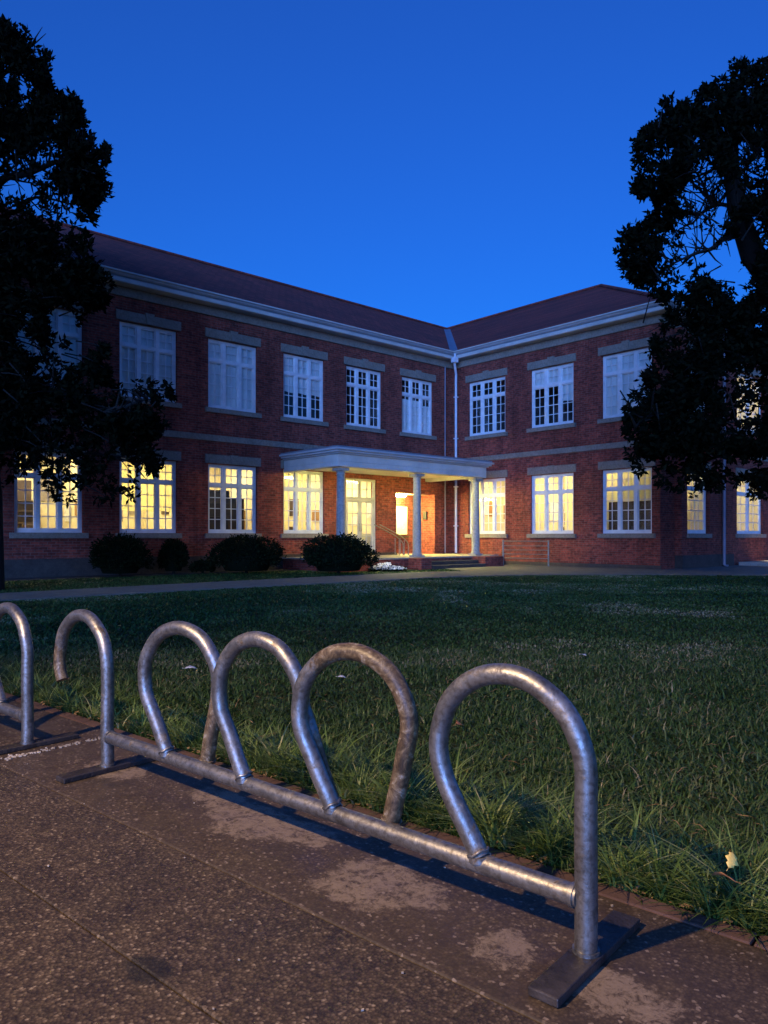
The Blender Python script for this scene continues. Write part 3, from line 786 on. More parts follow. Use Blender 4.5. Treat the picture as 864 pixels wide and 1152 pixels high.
# path across the lawn and the apron in front of the wings
def gp(px, py):
    Y = CAMZ*FPX/(py-HZ); return ((px-432)/FPX*Y, Y)
lo = [(-30, 2.6), (-12.5, 9.4), (-6.8, 13.2), (-4.1, 15.8), (-.93, 18.55), (1.7, 20.9), (4.4, 22.15), (8, 22.2), (11.3, 21.9), (22, 21.0), (34, 20.0)]
tip = (2.7, 24.5)
up = [(-32, 4.2), (-13.6, 10.9), (-7.6, 14.9), (-4.7, 18.1), (-1.2, 21.6), (1.3, 23.9), tip]
dk1 = bw(-4.65, -PD-.6); dk2 = bw(-1.0, -PD-.1); w1 = bw(-.02, -3.3); w2 = bw(-.02, -VE); w3 = bw(XE+6, -VE-.02)
poly = lo + [(36, 30), (w3.x, w3.y), (w2.x, w2.y), (w1.x, w1.y), (dk2.x, dk2.y), (dk1.x, dk1.y)] + up[::-1]
pm = MB(); pm.add([(x, y, .004) for x, y in poly] + [(x, y, .03) for x, y in poly],
     [tuple(range(len(poly), 2*len(poly)))] + [(i, (i+1) % len(poly), (i+1) % len(poly)+len(poly), i+len(poly)) for i in range(len(poly))])
o = pm.build('path', M['concrete']); tag(o, kind='structure')
# planting bed at the foot of the left wing
bed = [bw(-30, -1.4), bw(-9.3, -1.5), bw(-9.2, -3.3), bw(-5.5, -4.0), bw(-5.5, -3.2), bw(-9.0, -3.1), bw(-9.05, -.05), bw(-30, -.05)]
sheet('planting_bed', [(p.x, p.y) for p in bed], .006, M['joint'])

# grass blades ------------------------------------------------------
def blades(name, P, H, Wd, lean, az, rnd, m_, seg=3, curl=.6):
    """P (n,3) roots; numpy-built tapering, arching blades"""
    n = len(P); ts = np.linspace(0, 1, seg+1)
    dirx, diry = np.cos(az), np.sin(az); sx, sy = -diry, dirx
    verts = np.zeros((n, seg*2+1, 3), np.float32)
    for i, t in enumerate(ts):
        out = lean*H*(t**(1+curl)); up_ = H*(t - .38*lean*t*t)
        cx = P[:,0]+dirx*out; cy = P[:,1]+diry*out; cz = P[:,2]+up_
        wv = Wd*(1-t**1.6)*.5
        if i < seg:
            verts[:, i*2] = np.stack([cx-sx*wv, cy-sy*wv, cz], 1); verts[:, i*2+1] = np.stack([cx+sx*wv, cy+sy*wv, cz], 1)
        else: verts[:, seg*2] = np.stack([cx, cy, cz], 1)
    nv = seg*2+1; base = (np.arange(n)*nv)[:, None]
    quads = np.concatenate([base+np.array([[2*i, 2*i+1, 2*i+3, 2*i+2]]) for i in range(seg-1)], 1).reshape(-1, 4) if seg > 1 else np.zeros((0, 4), int)
    tris = base+np.array([[2*(seg-1), 2*(seg-1)+1, 2*seg]])
    me = bpy.data.meshes.new(name); me.vertices.add(n*nv); me.vertices.foreach_set('co', verts.reshape(-1))
    li = np.concatenate([quads.reshape(-1), tris.reshape(-1)]).astype(np.int32)
    nl = np.concatenate([np.full(len(quads), 4), np.full(len(tris), 3)]).astype(np.int32)
    me.loops.add(len(li)); me.loops.foreach_set('vertex_index', li)
    me.polygons.add(len(nl)); me.polygons.foreach_set('loop_start', np.concatenate([[0], np.cumsum(nl)[:-1]]).astype(np.int32))
    me.polygons.foreach_set('loop_total', nl) if hasattr(me.polygons[0], 'loop_total') and False else None
    me.update(calc_edges=True)
    at_ = me.attributes.new('rnd', 'FLOAT', 'POINT'); at_.data.foreach_set('value', np.repeat(rnd, nv).astype(np.float32))
    me.materials.append(m_)
    o = bpy.data.objects.new(name, me); COL.objects.link(o); return o

GR = [(0, (.010, .026, .006)), (.3, (.030, .068, .013)), (.55, (.052, .102, .022)), (.78, (.088, .128, .038)), (.90, (.15, .155, .07)), (1, (.28, .25, .15))]
M['grass'] = leaf_mat('grass_blade', GR, .45, .25)
M['tuft'] = leaf_mat('tuft_blade', [(0, (.02, .045, .010)), (.5, (.095, .16, .032)), (.85, (.19, .26, .07)), (1, (.36, .36, .17))], .38, .25)
def vnoise(x, y, s, seed=0):
    """cheap smooth value noise"""
    x = x*s+seed*17.3; y = y*s+seed*9.1; xi = np.floor(x).astype(int); yi = np.floor(y).astype(int); fx = x-xi; fy = y-yi
    fx = fx*fx*(3-2*fx); fy = fy*fy*(3-2*fy)
    h = lambda a, b: (np.sin(a*127.1+b*311.7+seed)*43758.5453) % 1.0
    return (h(xi,yi)*(1-fx)+h(xi+1,yi)*fx)*(1-fy)+(h(xi,yi+1)*(1-fx)+h(xi+1,yi+1)*fx)*fy
def in_poly(x, y, poly):
    ins = np.zeros(len(x), bool); j = len(poly)-1
    for i in range(len(poly)):
        xi, yi = poly[i]; xj, yj = poly[j]
        c = ((yi > y) != (yj > y)) & (x < (xj-xi)*(y-yi)/(yj-yi+1e-12)+xi); ins ^= c; j = i
    return ins
def lawn_pts(n, Y0, Y1, power, side=False):
    """density falls with distance: Y sampled with pdf ~ Y^-power over a widened view wedge"""
    u = rng.random(n); k = 1-power
    Y = (Y0**k+(Y1**k-Y0**k)*u)**(1/k) if abs(k) > 1e-6 else Y0*(Y1/Y0)**u
    X = (rng.random(n)*2-1)*(.60*Y+.8)
    if side: X = (.60*Y+.8)+rng.random(n)*(.55*Y+3.2); X = np.where(rng.random(n) < .25, -X, X)
    d = (X-P0.x)*RP.x+(Y-P0.y)*RP.y
    ok = (d > .448) & ~in_poly(X, Y, poly)
    # keep off the beds and the buildings
    bx = (X-CX)*DD.x+(Y-CY)*DD.y; by = -((X-CX)*EE.x+(Y-CY)*EE.y)
    ok &= ~((by > -1.5) & (bx < 0)) & ~((bx > -.3) & (by > -VE-.2)) & ~((bx > -9.3) & (bx < -1) & (by > -4.1))
    return X[ok], Y[ok], d[ok]
def worn(X, Y):
    n_ = vnoise(X, Y, .42, 21)*.5+vnoise(X, Y, 1.15, 22)*.3+vnoise(X, Y, 3.1, 23)*.2
    return np.clip((n_-.50)*5.5, 0, 1)
# near lawn
X, Y, d = lawn_pts(230000, 1.4, 7.5, .35)
cl = vnoise(X, Y, 2.1, 1)*.6+vnoise(X, Y, 7, 2)*.4; keep = rng.random(len(X)) < (.15+1.25*cl)
X, Y, d, cl = X[keep], Y[keep], d[keep], cl[keep]; wn = worn(X, Y)*np.clip((d-.9)/1.0, 0, 1); wn = wn*(.12+.5*np.clip((Y-4)/3, 0, 1)); keep = rng.random(len(X)) > wn*.45; X, Y, d, cl, wn = X[keep], Y[keep], d[keep], cl[keep], wn[keep]; cl = cl*(1-.6*wn)
n = len(X); edge = np.exp(-np.maximum(d-.45, 0)/.55)
H = (.022+.075*cl**1.6*rng.random(n)+.06*rng.random(n)**4)*(1+1.0*edge*rng.random(n))
o = blades('grass', np.stack([X, Y, np.zeros(n)], 1), H, .0042+.0042*rng.random(n)+.0006*Y, .35+1.35*rng.random(n), rng.random(n)*6.283, np.clip(rng.random(n)*.72+.55*(vnoise(X,Y,.8,5)*.6+vnoise(X,Y,2.7,8)*.4-.42)+.25*(rng.random(n) > .94)+.34*wn, 0, 1), M['grass'], 3)
tag(o, kind='stuff')
# far lawn
X, Y, d = lawn_pts(170000, 6.5, 30, .75)
n = len(X); wn = worn(X, Y); cl = (vnoise(X, Y, 1.1, 3)*.6+vnoise(X, Y, 4, 4)*.4)*(1-.5*wn)
o = blades('grass', np.stack([X, Y, np.zeros(n)], 1), .025+.05*cl*rng.random(n), .0025*Y*(.6+.6*rng.random(n)), .4+rng.random(n), rng.random(n)*6.283, np.clip(rng.random(n)*.6+.75*(vnoise(X,Y,.28,6)*.55+vnoise(X,Y,1.1,9)*.45-.42)+.42*wn, 0, 1), M['grass'], 2)
tag(o, kind='stuff')
# lawn to either side of the view
X, Y, d = lawn_pts(90000, -.5 if False else .4, 14, .2, True)
n = len(X); cl = vnoise(X, Y, 1.1, 3)*.6+vnoise(X, Y, 4, 4)*.4
o = blades('grass', np.stack([X, Y, np.zeros(n)], 1), .03+.06*cl*rng.random(n), (.006+.0022*Y)*(.6+.6*rng.random(n)), .4+rng.random(n), rng.random(n)*6.283, np.clip(rng.random(n)*.7+.3*(vnoise(X,Y,.5,6)-.4), 0, 1), M['grass'], 2)
tag(o, kind='stuff')
# coarse strap-leaved tufts along the paving edge
pts = []; hh = []; ww = []; aa = []; ll = []; rr_ = []
for k in range(760):
    q = random.uniform(-6.5, 3.2) if k < 560 else random.uniform(-2.0, 1.4); dd = .475 + abs(random.gauss(0, .17)); c = P0+RD*q+RP*dd
    big = random.uniform(.6, 1.3) * (1.15 if q > -2.2 else .9)
    nb_ = random.randint(12, 26); r0 = random.random()
    for j in range(nb_):
        az = random.uniform(0, 6.283); rad = random.uniform(0, .035)
        pts.append((c.x+rad*math.cos(az), c.y+rad*math.sin(az), 0)); aa.append(az+random.uniform(-.4, .4))
        hh.append(big*random.uniform(.07, .21)); ww.append(random.uniform(.005, .012)); ll.append(random.uniform(.5, 1.35)); rr_.append(min(1, max(0, r0*.55+random.random()*.5)))
o = blades('grass_tufts', np.array(pts), np.array(hh), np.array(ww), np.array(ll), np.array(aa), np.array(rr_), M['tuft'], 5, curl=.8)
tag(o, kind='stuff')
# dead leaf litter and grit along the kerb
lt = MB()
for k in range(420):
    q = random.uniform(-5, 1.6); dd = .44+abs(random.gauss(0, .07)); c = P0+RD*q+RP*dd; a = random.random()*6.28; s = random.uniform(.006, .02)
    u = Vector((math.cos(a), math.sin(a), random.uniform(-.4, .4)))*s; v = Vector((-math.sin(a), math.cos(a), random.uniform(-.3, .3)))*s*.55
    c = c+Vector((0, 0, .026+random.random()*.012)); lt.add([c-u, c-v, c+u, c+v], [(0,1,2,3)])
for k in range(1500):
    Yk = 1.8+8*random.random()**1.3; Xk = random.uniform(-1, 1)*(.6*Yk+.5); c = Vector((Xk, Yk, random.uniform(.02, .07)))
    if (c-P0).dot(RP) < .5: continue
    a = random.random()*6.28; s = random.uniform(.02, .06); wd = random.uniform(.0012, .0026)
    u = Vector((math.cos(a), math.sin(a), random.uniform(-.3, .3)))*s; v = Vector((-math.sin(a), math.cos(a), .3))*wd; md = Vector((0, 0, s*random.uniform(0, .3)))
    lt.add([c-u, c-v+md, c+u, c+v+md], [(0,1,2,3)])
M['litter'] = stone_mat('dead_leaf', (.10, .05, .02), (.38, .24, .10))
tag(lt.build('leaf_litter', M['litter']), kind='stuff')
gt = MB()
for k in range(190):
    if k < 150: q = -3.04+random.gauss(0, .012); dd = random.uniform(-.32, .40)
    else: q = random.uniform(-4, 1.2); dd = random.uniform(-.9, .4)
    c = P0+RD*q+RP*dd+Vector((0, 0, TOP+.002)); s = random.uniform(.002, .0065 if k < 150 else .0035)
    gt.obox(c, (s, random.uniform(-s, s)*.5, 0), (random.uniform(-s, s)*.4, s*.8, 0), (0, 0, s*.6))
M['grit'] = stone_mat('pale_grit', (.22, .19, .15), (.45, .40, .33))
tag(gt.build('grit', M['grit'], bevel=0), kind='stuff')

# ------------------------------------------------------------------ bike racks
RT = .0305
def loop_pts(kind, flare=False):
    """centre line in the plane of the loop: (t along the rack, z)"""
    cx_, cz_, r_ = (.078, .529, .227) if kind == 'hoop' else (.092, .512, .243)
    F = Vector((0, .205))
    def tang(F, sgn):
        d = F-Vector((cx_, cz_)); L_ = d.length; a = math.acos(r_/L_); b = math.atan2(d.y, d.x)
        return b+sgn*a
    a0 = tang(F, -1)                       # left tangent angle
    pts = []
    if kind in ('hoop', 'end'):
        start = Vector((cx_, cz_))+Vector((math.cos(a0), math.sin(a0)))*r_
        for k in range(9): pts.append(F.lerp(start, k/9))
        a0p = a0 % (2*math.pi)
        if kind == 'end': a1 = 0.0
        else:
            F2 = Vector((.235, .20)); a1 = tang(F2, 1)
            a1 = (a1+math.pi) % (2*math.pi)-math.pi
            if flare: F2 = Vector((.45, .20)); a1 = R(1)
        for k in range(49): a = a0p+(a1-a0p)*k/48; pts.append(Vector((cx_, cz_))+Vector((math.cos(a), math.sin(a)))*r_)
        last = pts[-1].copy(); tgt = Vector((cx_+r_, .03)) if kind == 'end' else F2
        for k in range(1, 13): pts.append(last.lerp(tgt, k/12))
    else:                                   # upright with a free-ended hook
        base = Vector((0, .03))
        for k in range(13): pts.append(base.lerp(Vector((0, cz_)), k/12))
        for k in range(1, 43):
            a = math.pi*0 + (R(207))*k/42; pts.append(Vector((-r_, cz_))+Vector((math.cos(a), math.sin(a)))*r_)
    return pts
def to3(pts, q, twist=0.0, off=0.0, jit=.002, seed=0):
    c, s = math.cos(twist), math.sin(twist); out = []
    for i, p in enumerate(pts):
        j = jit*math.sin(i*.7+seed)
        out.append((q+p.x*c, off+p.x*s+j, p.y))
    return out
LEN = 2.475
def make_rack(name, loc, rz, label):
    t = empty(name, loc, rz); tag(t, label, 'bike rack', 'galvanised bike racks in a row on the pavement')
    m = MB(); m.tube([(-LEN+.02, 0, .187), (-LEN*.5, .002, .186), (-.02, 0, .187)], .0295, 24)
    for q in (-LEN+.03, -.034):                # weld collars
        m.tube([(q-.006, 0, .187), (q+.006, 0, .187)], .0335, 24)
    m.build('rail', M['galv'], t)
    # in rack frame x = 0 is the near upright; feet of the hoops along the rail
    def part(kind, q, tw, mt, sd, label=None, flare=False):
        m = MB(); P = to3(loop_pts(kind, flare), q, tw, 0, .0015, sd)
        m.tube(P, RT, 24)
        if kind != 'hook': m.tube([Vector(P[0])+Vector((0,0,-.012)), Vector(P[0])+Vector((-.002,0,.006))], RT+.004, 24)
        if kind != 'hook':
            ends = [(P[0], P[1])] + ([(P[-1], P[-2])] if kind == 'hoop' else [])
            for (p, p2) in ends:
                p = Vector(p); ax = (Vector(p2)-p).normalized(); uu = ax.cross(Vector((0, 1, 0))).normalized(); vv = ax.cross(uu); c0 = p+ax*.012
                m.tube([c0+(uu*math.cos(k*.5236)+vv*math.sin(k*.5236))*(RT+.002)+ax*.004*math.sin(k*2.3+q*9) for k in range(13)], .005, 8, caps=False)
        o = m.build('loop', mt, t)
        if label: o['label'] = label
        return o
    part('end', -.335, 0, M['galv'], 0)
    part('hook', -LEN, 0, M['galv'], 1, 'upright with a free-ended hook')
    part('hoop', -.944, R(9), M['galv'], 2, 'weathered hoop, brown with corrosion')
    part('hoop', -1.43, R(4), M['galv'], 3, flare=True)
    part('hoop', -1.962, R(9), M['galv'], 4)
    for q in (0, -LEN):
        m = MB(); z0 = TOP+.001
        m.box(q-.042, q+.042, -.235, .265, z0, z0+.024)
        o = m.build('foot', M['footsteel'], t, bevel=.004)
        w_ = MB(); w_.tube([(q, 0, z0+.02), (q, 0, z0+.034)], .036, 24); w_.build('weld', M['galv'], o)
    return t
rack = make_rack('bike_rack', P0, RAZ, 'silver looped-tube bike rack along the lawn edge in the foreground, seen whole')
# corrosion on the far legs of the hoops, as a weight per vertex
for ch in rack.children:
    if not ch.name.startswith('loop'): continue
    me = ch.data; nv = len(me.vertices); co_ = np.empty(nv*3, np.float32); me.vertices.foreach_get('co', co_); co_ = co_.reshape(-1, 3)
    x0_, x1_ = co_[:,0].min(), co_[:,0].max(); u = (co_[:,0]-x0_)/(x1_-x0_); z = co_[:,2]
    if 'weathered' in ch.get('label', ''): k = np.clip((u-.42)/.15, 0, 1)+np.clip((z-.60)/.12, 0, 1)*np.clip(.75-np.abs(u-.5), .3, 1)
    elif 'hook' in ch.get('label', ''): k = np.clip((.45-u)/.25, 0, 1)*np.clip((.68-z)/.2, 0, 1)
    elif x1_ > -.2 or x1_ > -1.2 and x1_ < -1.0: k = u*0
    else: k = np.clip((u-.5)/.2, 0, 1)*np.clip((.55-z)/.2, 0, 1)
    at_ = me.attributes.new('corrosion', 'FLOAT', 'POINT'); at_.data.foreach_set('value', np.clip(k, 0, 1).astype(np.float32))
def copy_tree(o, parent=None):
    c = o.copy(); COL.objects.link(c); c.parent = parent
    for ch in list(o.children): copy_tree(ch, c)
    return c
r2 = copy_tree(rack); r2.location = (-1.91, 4.0, 0); r2.rotation_euler = (0, 0, RAZ)
r2['label'] = 'second looped-tube bike rack cut off by the left edge of the photo'

# ------------------------------------------------------------------ railings, small things
def seg(m, pts, r, n=8): m.tube(pts, r, n)
rl = empty('metal_railing', tuple(bw(-.95, -4.55))); rl.rotation_euler = (0, 0, BA)
tag(rl, 'low tubular metal railing standing before the right wing beside the porch', 'railing')
A_ = at(566, 637, 29.2); B_ = at(617, 638, 28.35); A_.z = B_.z = 0
rl.location = A_; v_ = B_-A_; rl.rotation_euler = (0, 0, math.atan2(v_.y, v_.x)); Lr = v_.length
for x in (0, Lr):
    m = MB(); m.tube([(x, 0, .03), (x, 0, 1.02)], .035, 10); m.build('post', M['galv'], rl)
for z in (.98, .80, .64, .48, .32):
    m = MB(); m.tube([(.035, 0, z), (Lr-.035, 0, z)], .017, 8); m.build('bar', M['galv'], rl)
hr = empty('stair_handrail', tuple(bw(0, 0, 0)), BA)
tag(hr, 'bent metal handrail sloping down by the porch alcove', 'handrail')
for k, (dy) in enumerate((-.45, -.75)):
    m = MB(); x2 = -3.45
    m.tube([(-5.0, dy, 1.62), (-3.85, dy, 1.18), (x2-.1, dy, .98), (x2-.02, dy, .88), (x2, dy, .75), (x2, dy, DZ)], .022, 8)
    m.build('rail', M['galv'], hr)
    for x in (-3.9, -3.68):
        m = MB(); m.tube([(x, dy, DZ), (x, dy, 1.10 if x < -3.8 else 1.02)], .016, 8); m.build('post', M['galv'], hr)

stp = MB(); stp.box(5.6, 14.5, -VE-1.5, -VE-.3, .031, .17)
o = stp.build('stone_step', M['deck'], None, bevel=.01); o.location = (CX, CY, 0); o.rotation_euler = (0, 0, BA)
tag(o, 'long pale stone step catching lamp light at the foot of the end wall', 'step')
cn = MB(); cn.lathe([(.13, .031), (.12, .06), (.05, .2), (.06, .23), (.03, .27)], (0, 0), 12); p = at(642, 636.5, 28.6)  # small white thing of unclear use, built as a plain cone
o = cn.build('small_pale_cone', M['paper']); o.location = (p.x, p.y, 0); tag(o, 'tiny pale cone-shaped object on the paving at the foot of the right wing', 'garden lamp')

# foliage builders --------------------------------------------------
def leaves_obj(name, C, D, L, Wd, rnd, m_, parent=None):
    """C (n,3) leaf bases, D (n,3) directions: folded diamond leaves"""
    n = len(C); D = D/np.linalg.norm(D, axis=1, keepdims=True)
    up = rng.normal(size=(n, 3)); S = np.cross(D, up); S /= np.linalg.norm(S, axis=1, keepdims=True); U = np.cross(S, D)
    L = L[:, None]; Wd = Wd[:, None]
    v = np.stack([C, C+D*L*.5+S*Wd*.5+U*L*.05, C+D*L, C+D*L*.5-S*Wd*.5+U*L*.05], 1).astype(np.float32)
    me = bpy.data.meshes.new(name); me.vertices.add(4*n); me.vertices.foreach_set('co', v.reshape(-1))
    idx = (np.arange(n)*4)[:, None]+np.array([[0, 1, 2, 3]])
    me.loops.add(4*n); me.loops.foreach_set('vertex_index', idx.reshape(-1).astype(np.int32))
    me.polygons.add(n); me.polygons.foreach_set('loop_start', (np.arange(n)*4).astype(np.int32)); me.update(calc_edges=True)
    a = me.attributes.new('rnd', 'FLOAT', 'POINT'); a.data.foreach_set('value', np.repeat(rnd, 4).astype(np.float32))
    me.materials.append(m_)
    o = bpy.data.objects.new(name, me); COL.objects.link(o)
    if parent: o.parent = parent
    return o
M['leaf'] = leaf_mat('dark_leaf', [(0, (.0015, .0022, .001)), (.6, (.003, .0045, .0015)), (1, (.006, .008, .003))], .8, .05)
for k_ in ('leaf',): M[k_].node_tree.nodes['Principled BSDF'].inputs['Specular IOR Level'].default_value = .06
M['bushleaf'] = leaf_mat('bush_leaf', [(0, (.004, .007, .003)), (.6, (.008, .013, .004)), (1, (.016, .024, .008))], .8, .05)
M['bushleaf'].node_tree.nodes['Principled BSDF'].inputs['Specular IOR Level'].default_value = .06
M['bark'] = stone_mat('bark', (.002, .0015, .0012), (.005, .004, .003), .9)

def bush(px, py, w_, h_, Y, label, n=2600, dens=1.0):
    w_ *= .9; base = at(px, py, Y); t = empty('bush', (base.x, base.y, 0)); tag(t, label, 'bush', 'clipped dark bushes along the left wing')
    th = rng.random(n)*6.283; ph = np.arccos(rng.random(n)*1.5-.5); rr = .72+.28*rng.random(n)**.5
    lump = 1+.14*np.sin(3*th+px)*np.sin(2.3*ph)+.08*np.sin(7*th+2*px)*np.sin(5*ph)+.16*(rng.random(n)**6)
    x = np.sin(ph)*np.cos(th)*rr*lump*w_/2; y = np.sin(ph)*np.sin(th)*rr*lump*w_/2*.85; z = h_*.50+np.cos(ph)*rr*lump*h_*.52
    z = np.maximum(z, .03+.1*rng.random(n)); C = np.stack([x, y, z], 1)
    D = C-np.array([0, 0, h_*.4]); D = D/np.linalg.norm(D, axis=1, keepdims=True)+rng.normal(size=(n, 3))*.6
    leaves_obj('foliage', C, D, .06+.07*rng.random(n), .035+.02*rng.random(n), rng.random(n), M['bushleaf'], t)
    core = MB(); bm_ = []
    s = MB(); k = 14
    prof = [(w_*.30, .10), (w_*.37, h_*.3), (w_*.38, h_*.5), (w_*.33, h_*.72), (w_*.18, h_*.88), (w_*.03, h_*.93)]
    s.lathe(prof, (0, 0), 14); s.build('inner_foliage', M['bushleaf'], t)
    st_ = MB(); st_.tube([(0, 0, 0), (0, .02, h_*.4)], [.05, .03], 8); st_.build('trunk', M['bark'], t)
bush(135, 648, 1.75, 1.12, 21.6, 'broad dark bush at the foot of the wall nearest the left tree', 3600)
bush(195, 646, .88, .98, 23.0, 'small ball-shaped bush standing alone between two broad bushes', 2200)
bush(277, 645, 2.45, 1.12, 23.4, 'wide dark bush under the lit window left of the porch', 4600)
bush(381, 645, 2.40, 1.12, 23.3, 'wide dark bush hiding the foot of the first porch column', 5000)
bush(228, 645, .75, .35, 23.3, 'very low dark bush tucked beside the small ball-shaped bush', 900)

# white flowering plants lit beside the porch
fb = Vector((.12, 24.9, 0)); fo_ = empty('flower_bed', (fb.x, fb.y, 0)); tag(fo_, 'low mound of white flowers glowing beside the porch steps', 'flowers')
n = 2600; a = rng.random(n)*6.283; r_ = rng.random(n)**.5
x = (r_*np.cos(a))*.62; y = r_*np.sin(a)*.45; z = .05+.20*(1-r_**2)*rng.random(n)**.5*(1-.5*(x > .1))
M['petal'] = simple('white_petal', (.85, .83, .78), .6, var=.05)
leaves_obj('blossom', np.stack([x, y, z+.03], 1), rng.normal(size=(n, 3))*np.array([1, 1, .4])+np.array([0, 0, .6]), .03+.03*rng.random(n), .03+.02*rng.random(n), rng.random(n), M['petal'], fo_)
leaves_obj('foliage', np.stack([x, y, z*.7], 1), rng.normal(size=(n, 3))+np.array([0, 0, .8]), .08+.08*rng.random(n), .02+.01*rng.random(n), rng.random(n), M['bushleaf'], fo_)

# trees -------------------------------------------------------------
def tree(name, label, poly_px, holes, Yc, thick, nwh, leafL, trunk_pts, trunk_r, limbs, seed, solid=()):
    """a broad-leaved tree: whorls of leaves on twigs spread through a crown volume"""
    global rng
    rg = np.random.default_rng(seed); rnd_ = random.Random(seed)
    base = trunk_pts[0]; t = empty(name, (base[0], base[1], 0)); tag(t, label, 'tree', None)
    T = Vector((base[0], base[1], 0))
    P = np.array(poly_px, float); x0, y0 = P.min(0); x1, y1 = P.max(0)
    # branch clumps inside the outline
    def inside(x, y): return in_poly(x, y, poly_px)
    def edged(x, y):
        d = np.full(len(x), 1e9)
        for i in range(len(P)):
            a = P[i]; b = P[(i+1) % len(P)]; ab = b-a; tt = np.clip(((x-a[0])*ab[0]+(y-a[1])*ab[1])/(ab@ab+1e-9), 0, 1)
            d = np.minimum(d, np.hypot(x-a[0]-ab[0]*tt, y-a[1]-ab[1]*tt))
        return d
    k = nwh*5; x = rg.uniform(x0, x1, k); y = rg.uniform(y0, y1, k); ok = inside(x, y); x, y = x[ok], y[ok]
    ed = edged(x, y)
    # clumpiness: keep by noise, keep edges ragged
    nz = vnoise(x, y, 1/17., seed)*.45+vnoise(x, y, 1/7., seed+1)*.35+vnoise(x, y, 1/3.6, seed+2)*.20
    pr_ = np.clip(3.2*(nz-.30-.11*np.clip(1-ed/22., 0, 1)), 0, 1)
    for (hx, hy, hr_, dn) in holes:
        q = ((x-hx)**2+(y-hy)**2)/(hr_*1.35)**2; pr_ = np.where(q < 1, pr_*dn*.5, pr_)
    ok = rg.random(len(x)) < pr_; x, y, ed = x[ok][:nwh], y[ok][:nwh], ed[ok][:nwh]
    th = thick*np.clip(ed/70., .12, 1)**.6; dep = rg.uniform(-1, 1, len(x))*th
    Yw = Yc+dep
    Wp = np.stack([(x-432)/FPX*Yw, Yw, CAMZ+(HZ-y)/FPX*Yw], 1)
    # whorls
    nl = 9; tw = rg.normal(size=(len(Wp), 3)); tw[:, 2] = np.abs(tw[:, 2])*.6+.2
    ctr = Wp.mean(0); tw += (Wp-ctr)/np.linalg.norm(Wp-ctr, axis=1, keepdims=True)*1.2
    tw /= np.linalg.norm(tw, axis=1, keepdims=True)
    C = np.repeat(Wp, nl, 0)+rg.normal(size=(len(Wp)*nl, 3))*.03; D = np.repeat(tw, nl, 0)*.55+rg.normal(size=(len(Wp)*nl, 3))*.75
    n = len(C); C = C-np.array(T)
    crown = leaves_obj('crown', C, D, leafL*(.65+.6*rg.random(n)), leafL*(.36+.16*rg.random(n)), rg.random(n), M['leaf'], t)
    tr = MB(); tp = [Vector(p)-T for p in trunk_pts]; m = len(tp)
    tr.tube(tp, [trunk_r*(1-.72*i/(m-1)) for i in range(m)], 14); tr.build('trunk', M['bark'], t)
    br = MB()
    for L_ in limbs:
        pp = [at(a, b, Yc+dy)-T for (a, b, dy) in L_[1:]]; r0 = L_[0]
        # smooth (Catmull-Rom)
        q = []
        for i in range(len(pp)-1):
            p0 = pp[max(i-1, 0)]; p1 = pp[i]; p2 = pp[i+1]; p3 = pp[min(i+2, len(pp)-1)]
            for s_ in range(5):
                u = s_/5; q.append(.5*((2*p1)+(p2-p0)*u+(2*p0-5*p1+4*p2-p3)*u*u+(-p0+3*p1-3*p2+p3)*u**3))
        q.append(pp[-1]); br.tube(q, [r0*(1-.8*i/(len(q)-1)) for i in range(len(q))], 7)
        # side twigs
        for j in range(len(q)*2):
            a = q[rnd_.randrange(2, len(q))]; v = Vector((rnd_.gauss(0, 1), rnd_.gauss(0, 1), rnd_.gauss(.2, .8))).normalized(); ln = rnd_.uniform(.2, .65)
            mid = a+v*ln*.5+Vector((0, 0, rnd_.uniform(-.08, .12))); e_ = a+v*ln+Vector((0, 0, rnd_.uniform(-.1, .25)))
            br.tube([a, mid, e_], [r0*.22+.006, r0*.14+.005, .005], 5, caps=False)
    # twigs feeding the leaf whorls
    for j in rnd_.sample(range(len(Wp)), min(len(Wp), 900)):
        a = Vector(Wp[j])-T; v = (Vector(ctr)-Vector(Wp[j])); v = (v.normalized()+Vector((rnd_.gauss(0, .5), rnd_.gauss(0, .5), rnd_.gauss(-.2, .4)))).normalized()
        br.tube([a, a+v*.25, a+v*.6+Vector((0, 0, -.06))], [.006, .011, .017], 4, caps=False)
    br.build('branches', M['bark'], t)
    return t
LT = [(-190,20), (-60,10), (-5,18), (8,22), (20,34), (34,30), (38,52), (50,48), (58,62), (54,78), (62,84), (57,100), (72,112), (82,104), (90,118), (94,140), (104,156), (115,152),
      (122,178), (116,200), (121,216), (108,232), (104,250), (98,268), (112,290), (108,300), (124,318), (118,340), (108,352), (92,362), (84,372), (92,392), (118,388), (131,400), (128,428), (140,438),
      (152,430), (166,424), (172,436), (190,434), (194,446), (182,462), (188,478), (174,492), (160,500), (176,508), (184,518), (176,532), (158,530), (156,548), (148,562), (134,560), (122,566), (100,560), (86,562), (60,560), (40,558), (10,566), (-30,575), (-110,560), (-190,480), (-230,260)]
LH = [(80,388,14,.45), (72,362,12,.45), (12,190,16,.35), (35,200,20,.30), (55,180,14,.45), (20,225,20,.25), (55,238,14,.35), (62,175,8,.3), (28,92,7,.4), (75,360,18,.35), (50,400,16,.5), (85,395,14,.45), (70,545,60,.55), (20,540,16,.5), (140,545,25,.5), (60,420,14,.6), (150,440,14,.6)]
lt_tr = [at(-14, 668, 16.0), at(-14, 560, 16.0), at(-22, 440, 16.0), at(-30, 320, 16.0), at(-26, 200, 16.0), at(-34, 90, 16.0)]
lt_tr[0].z = 0
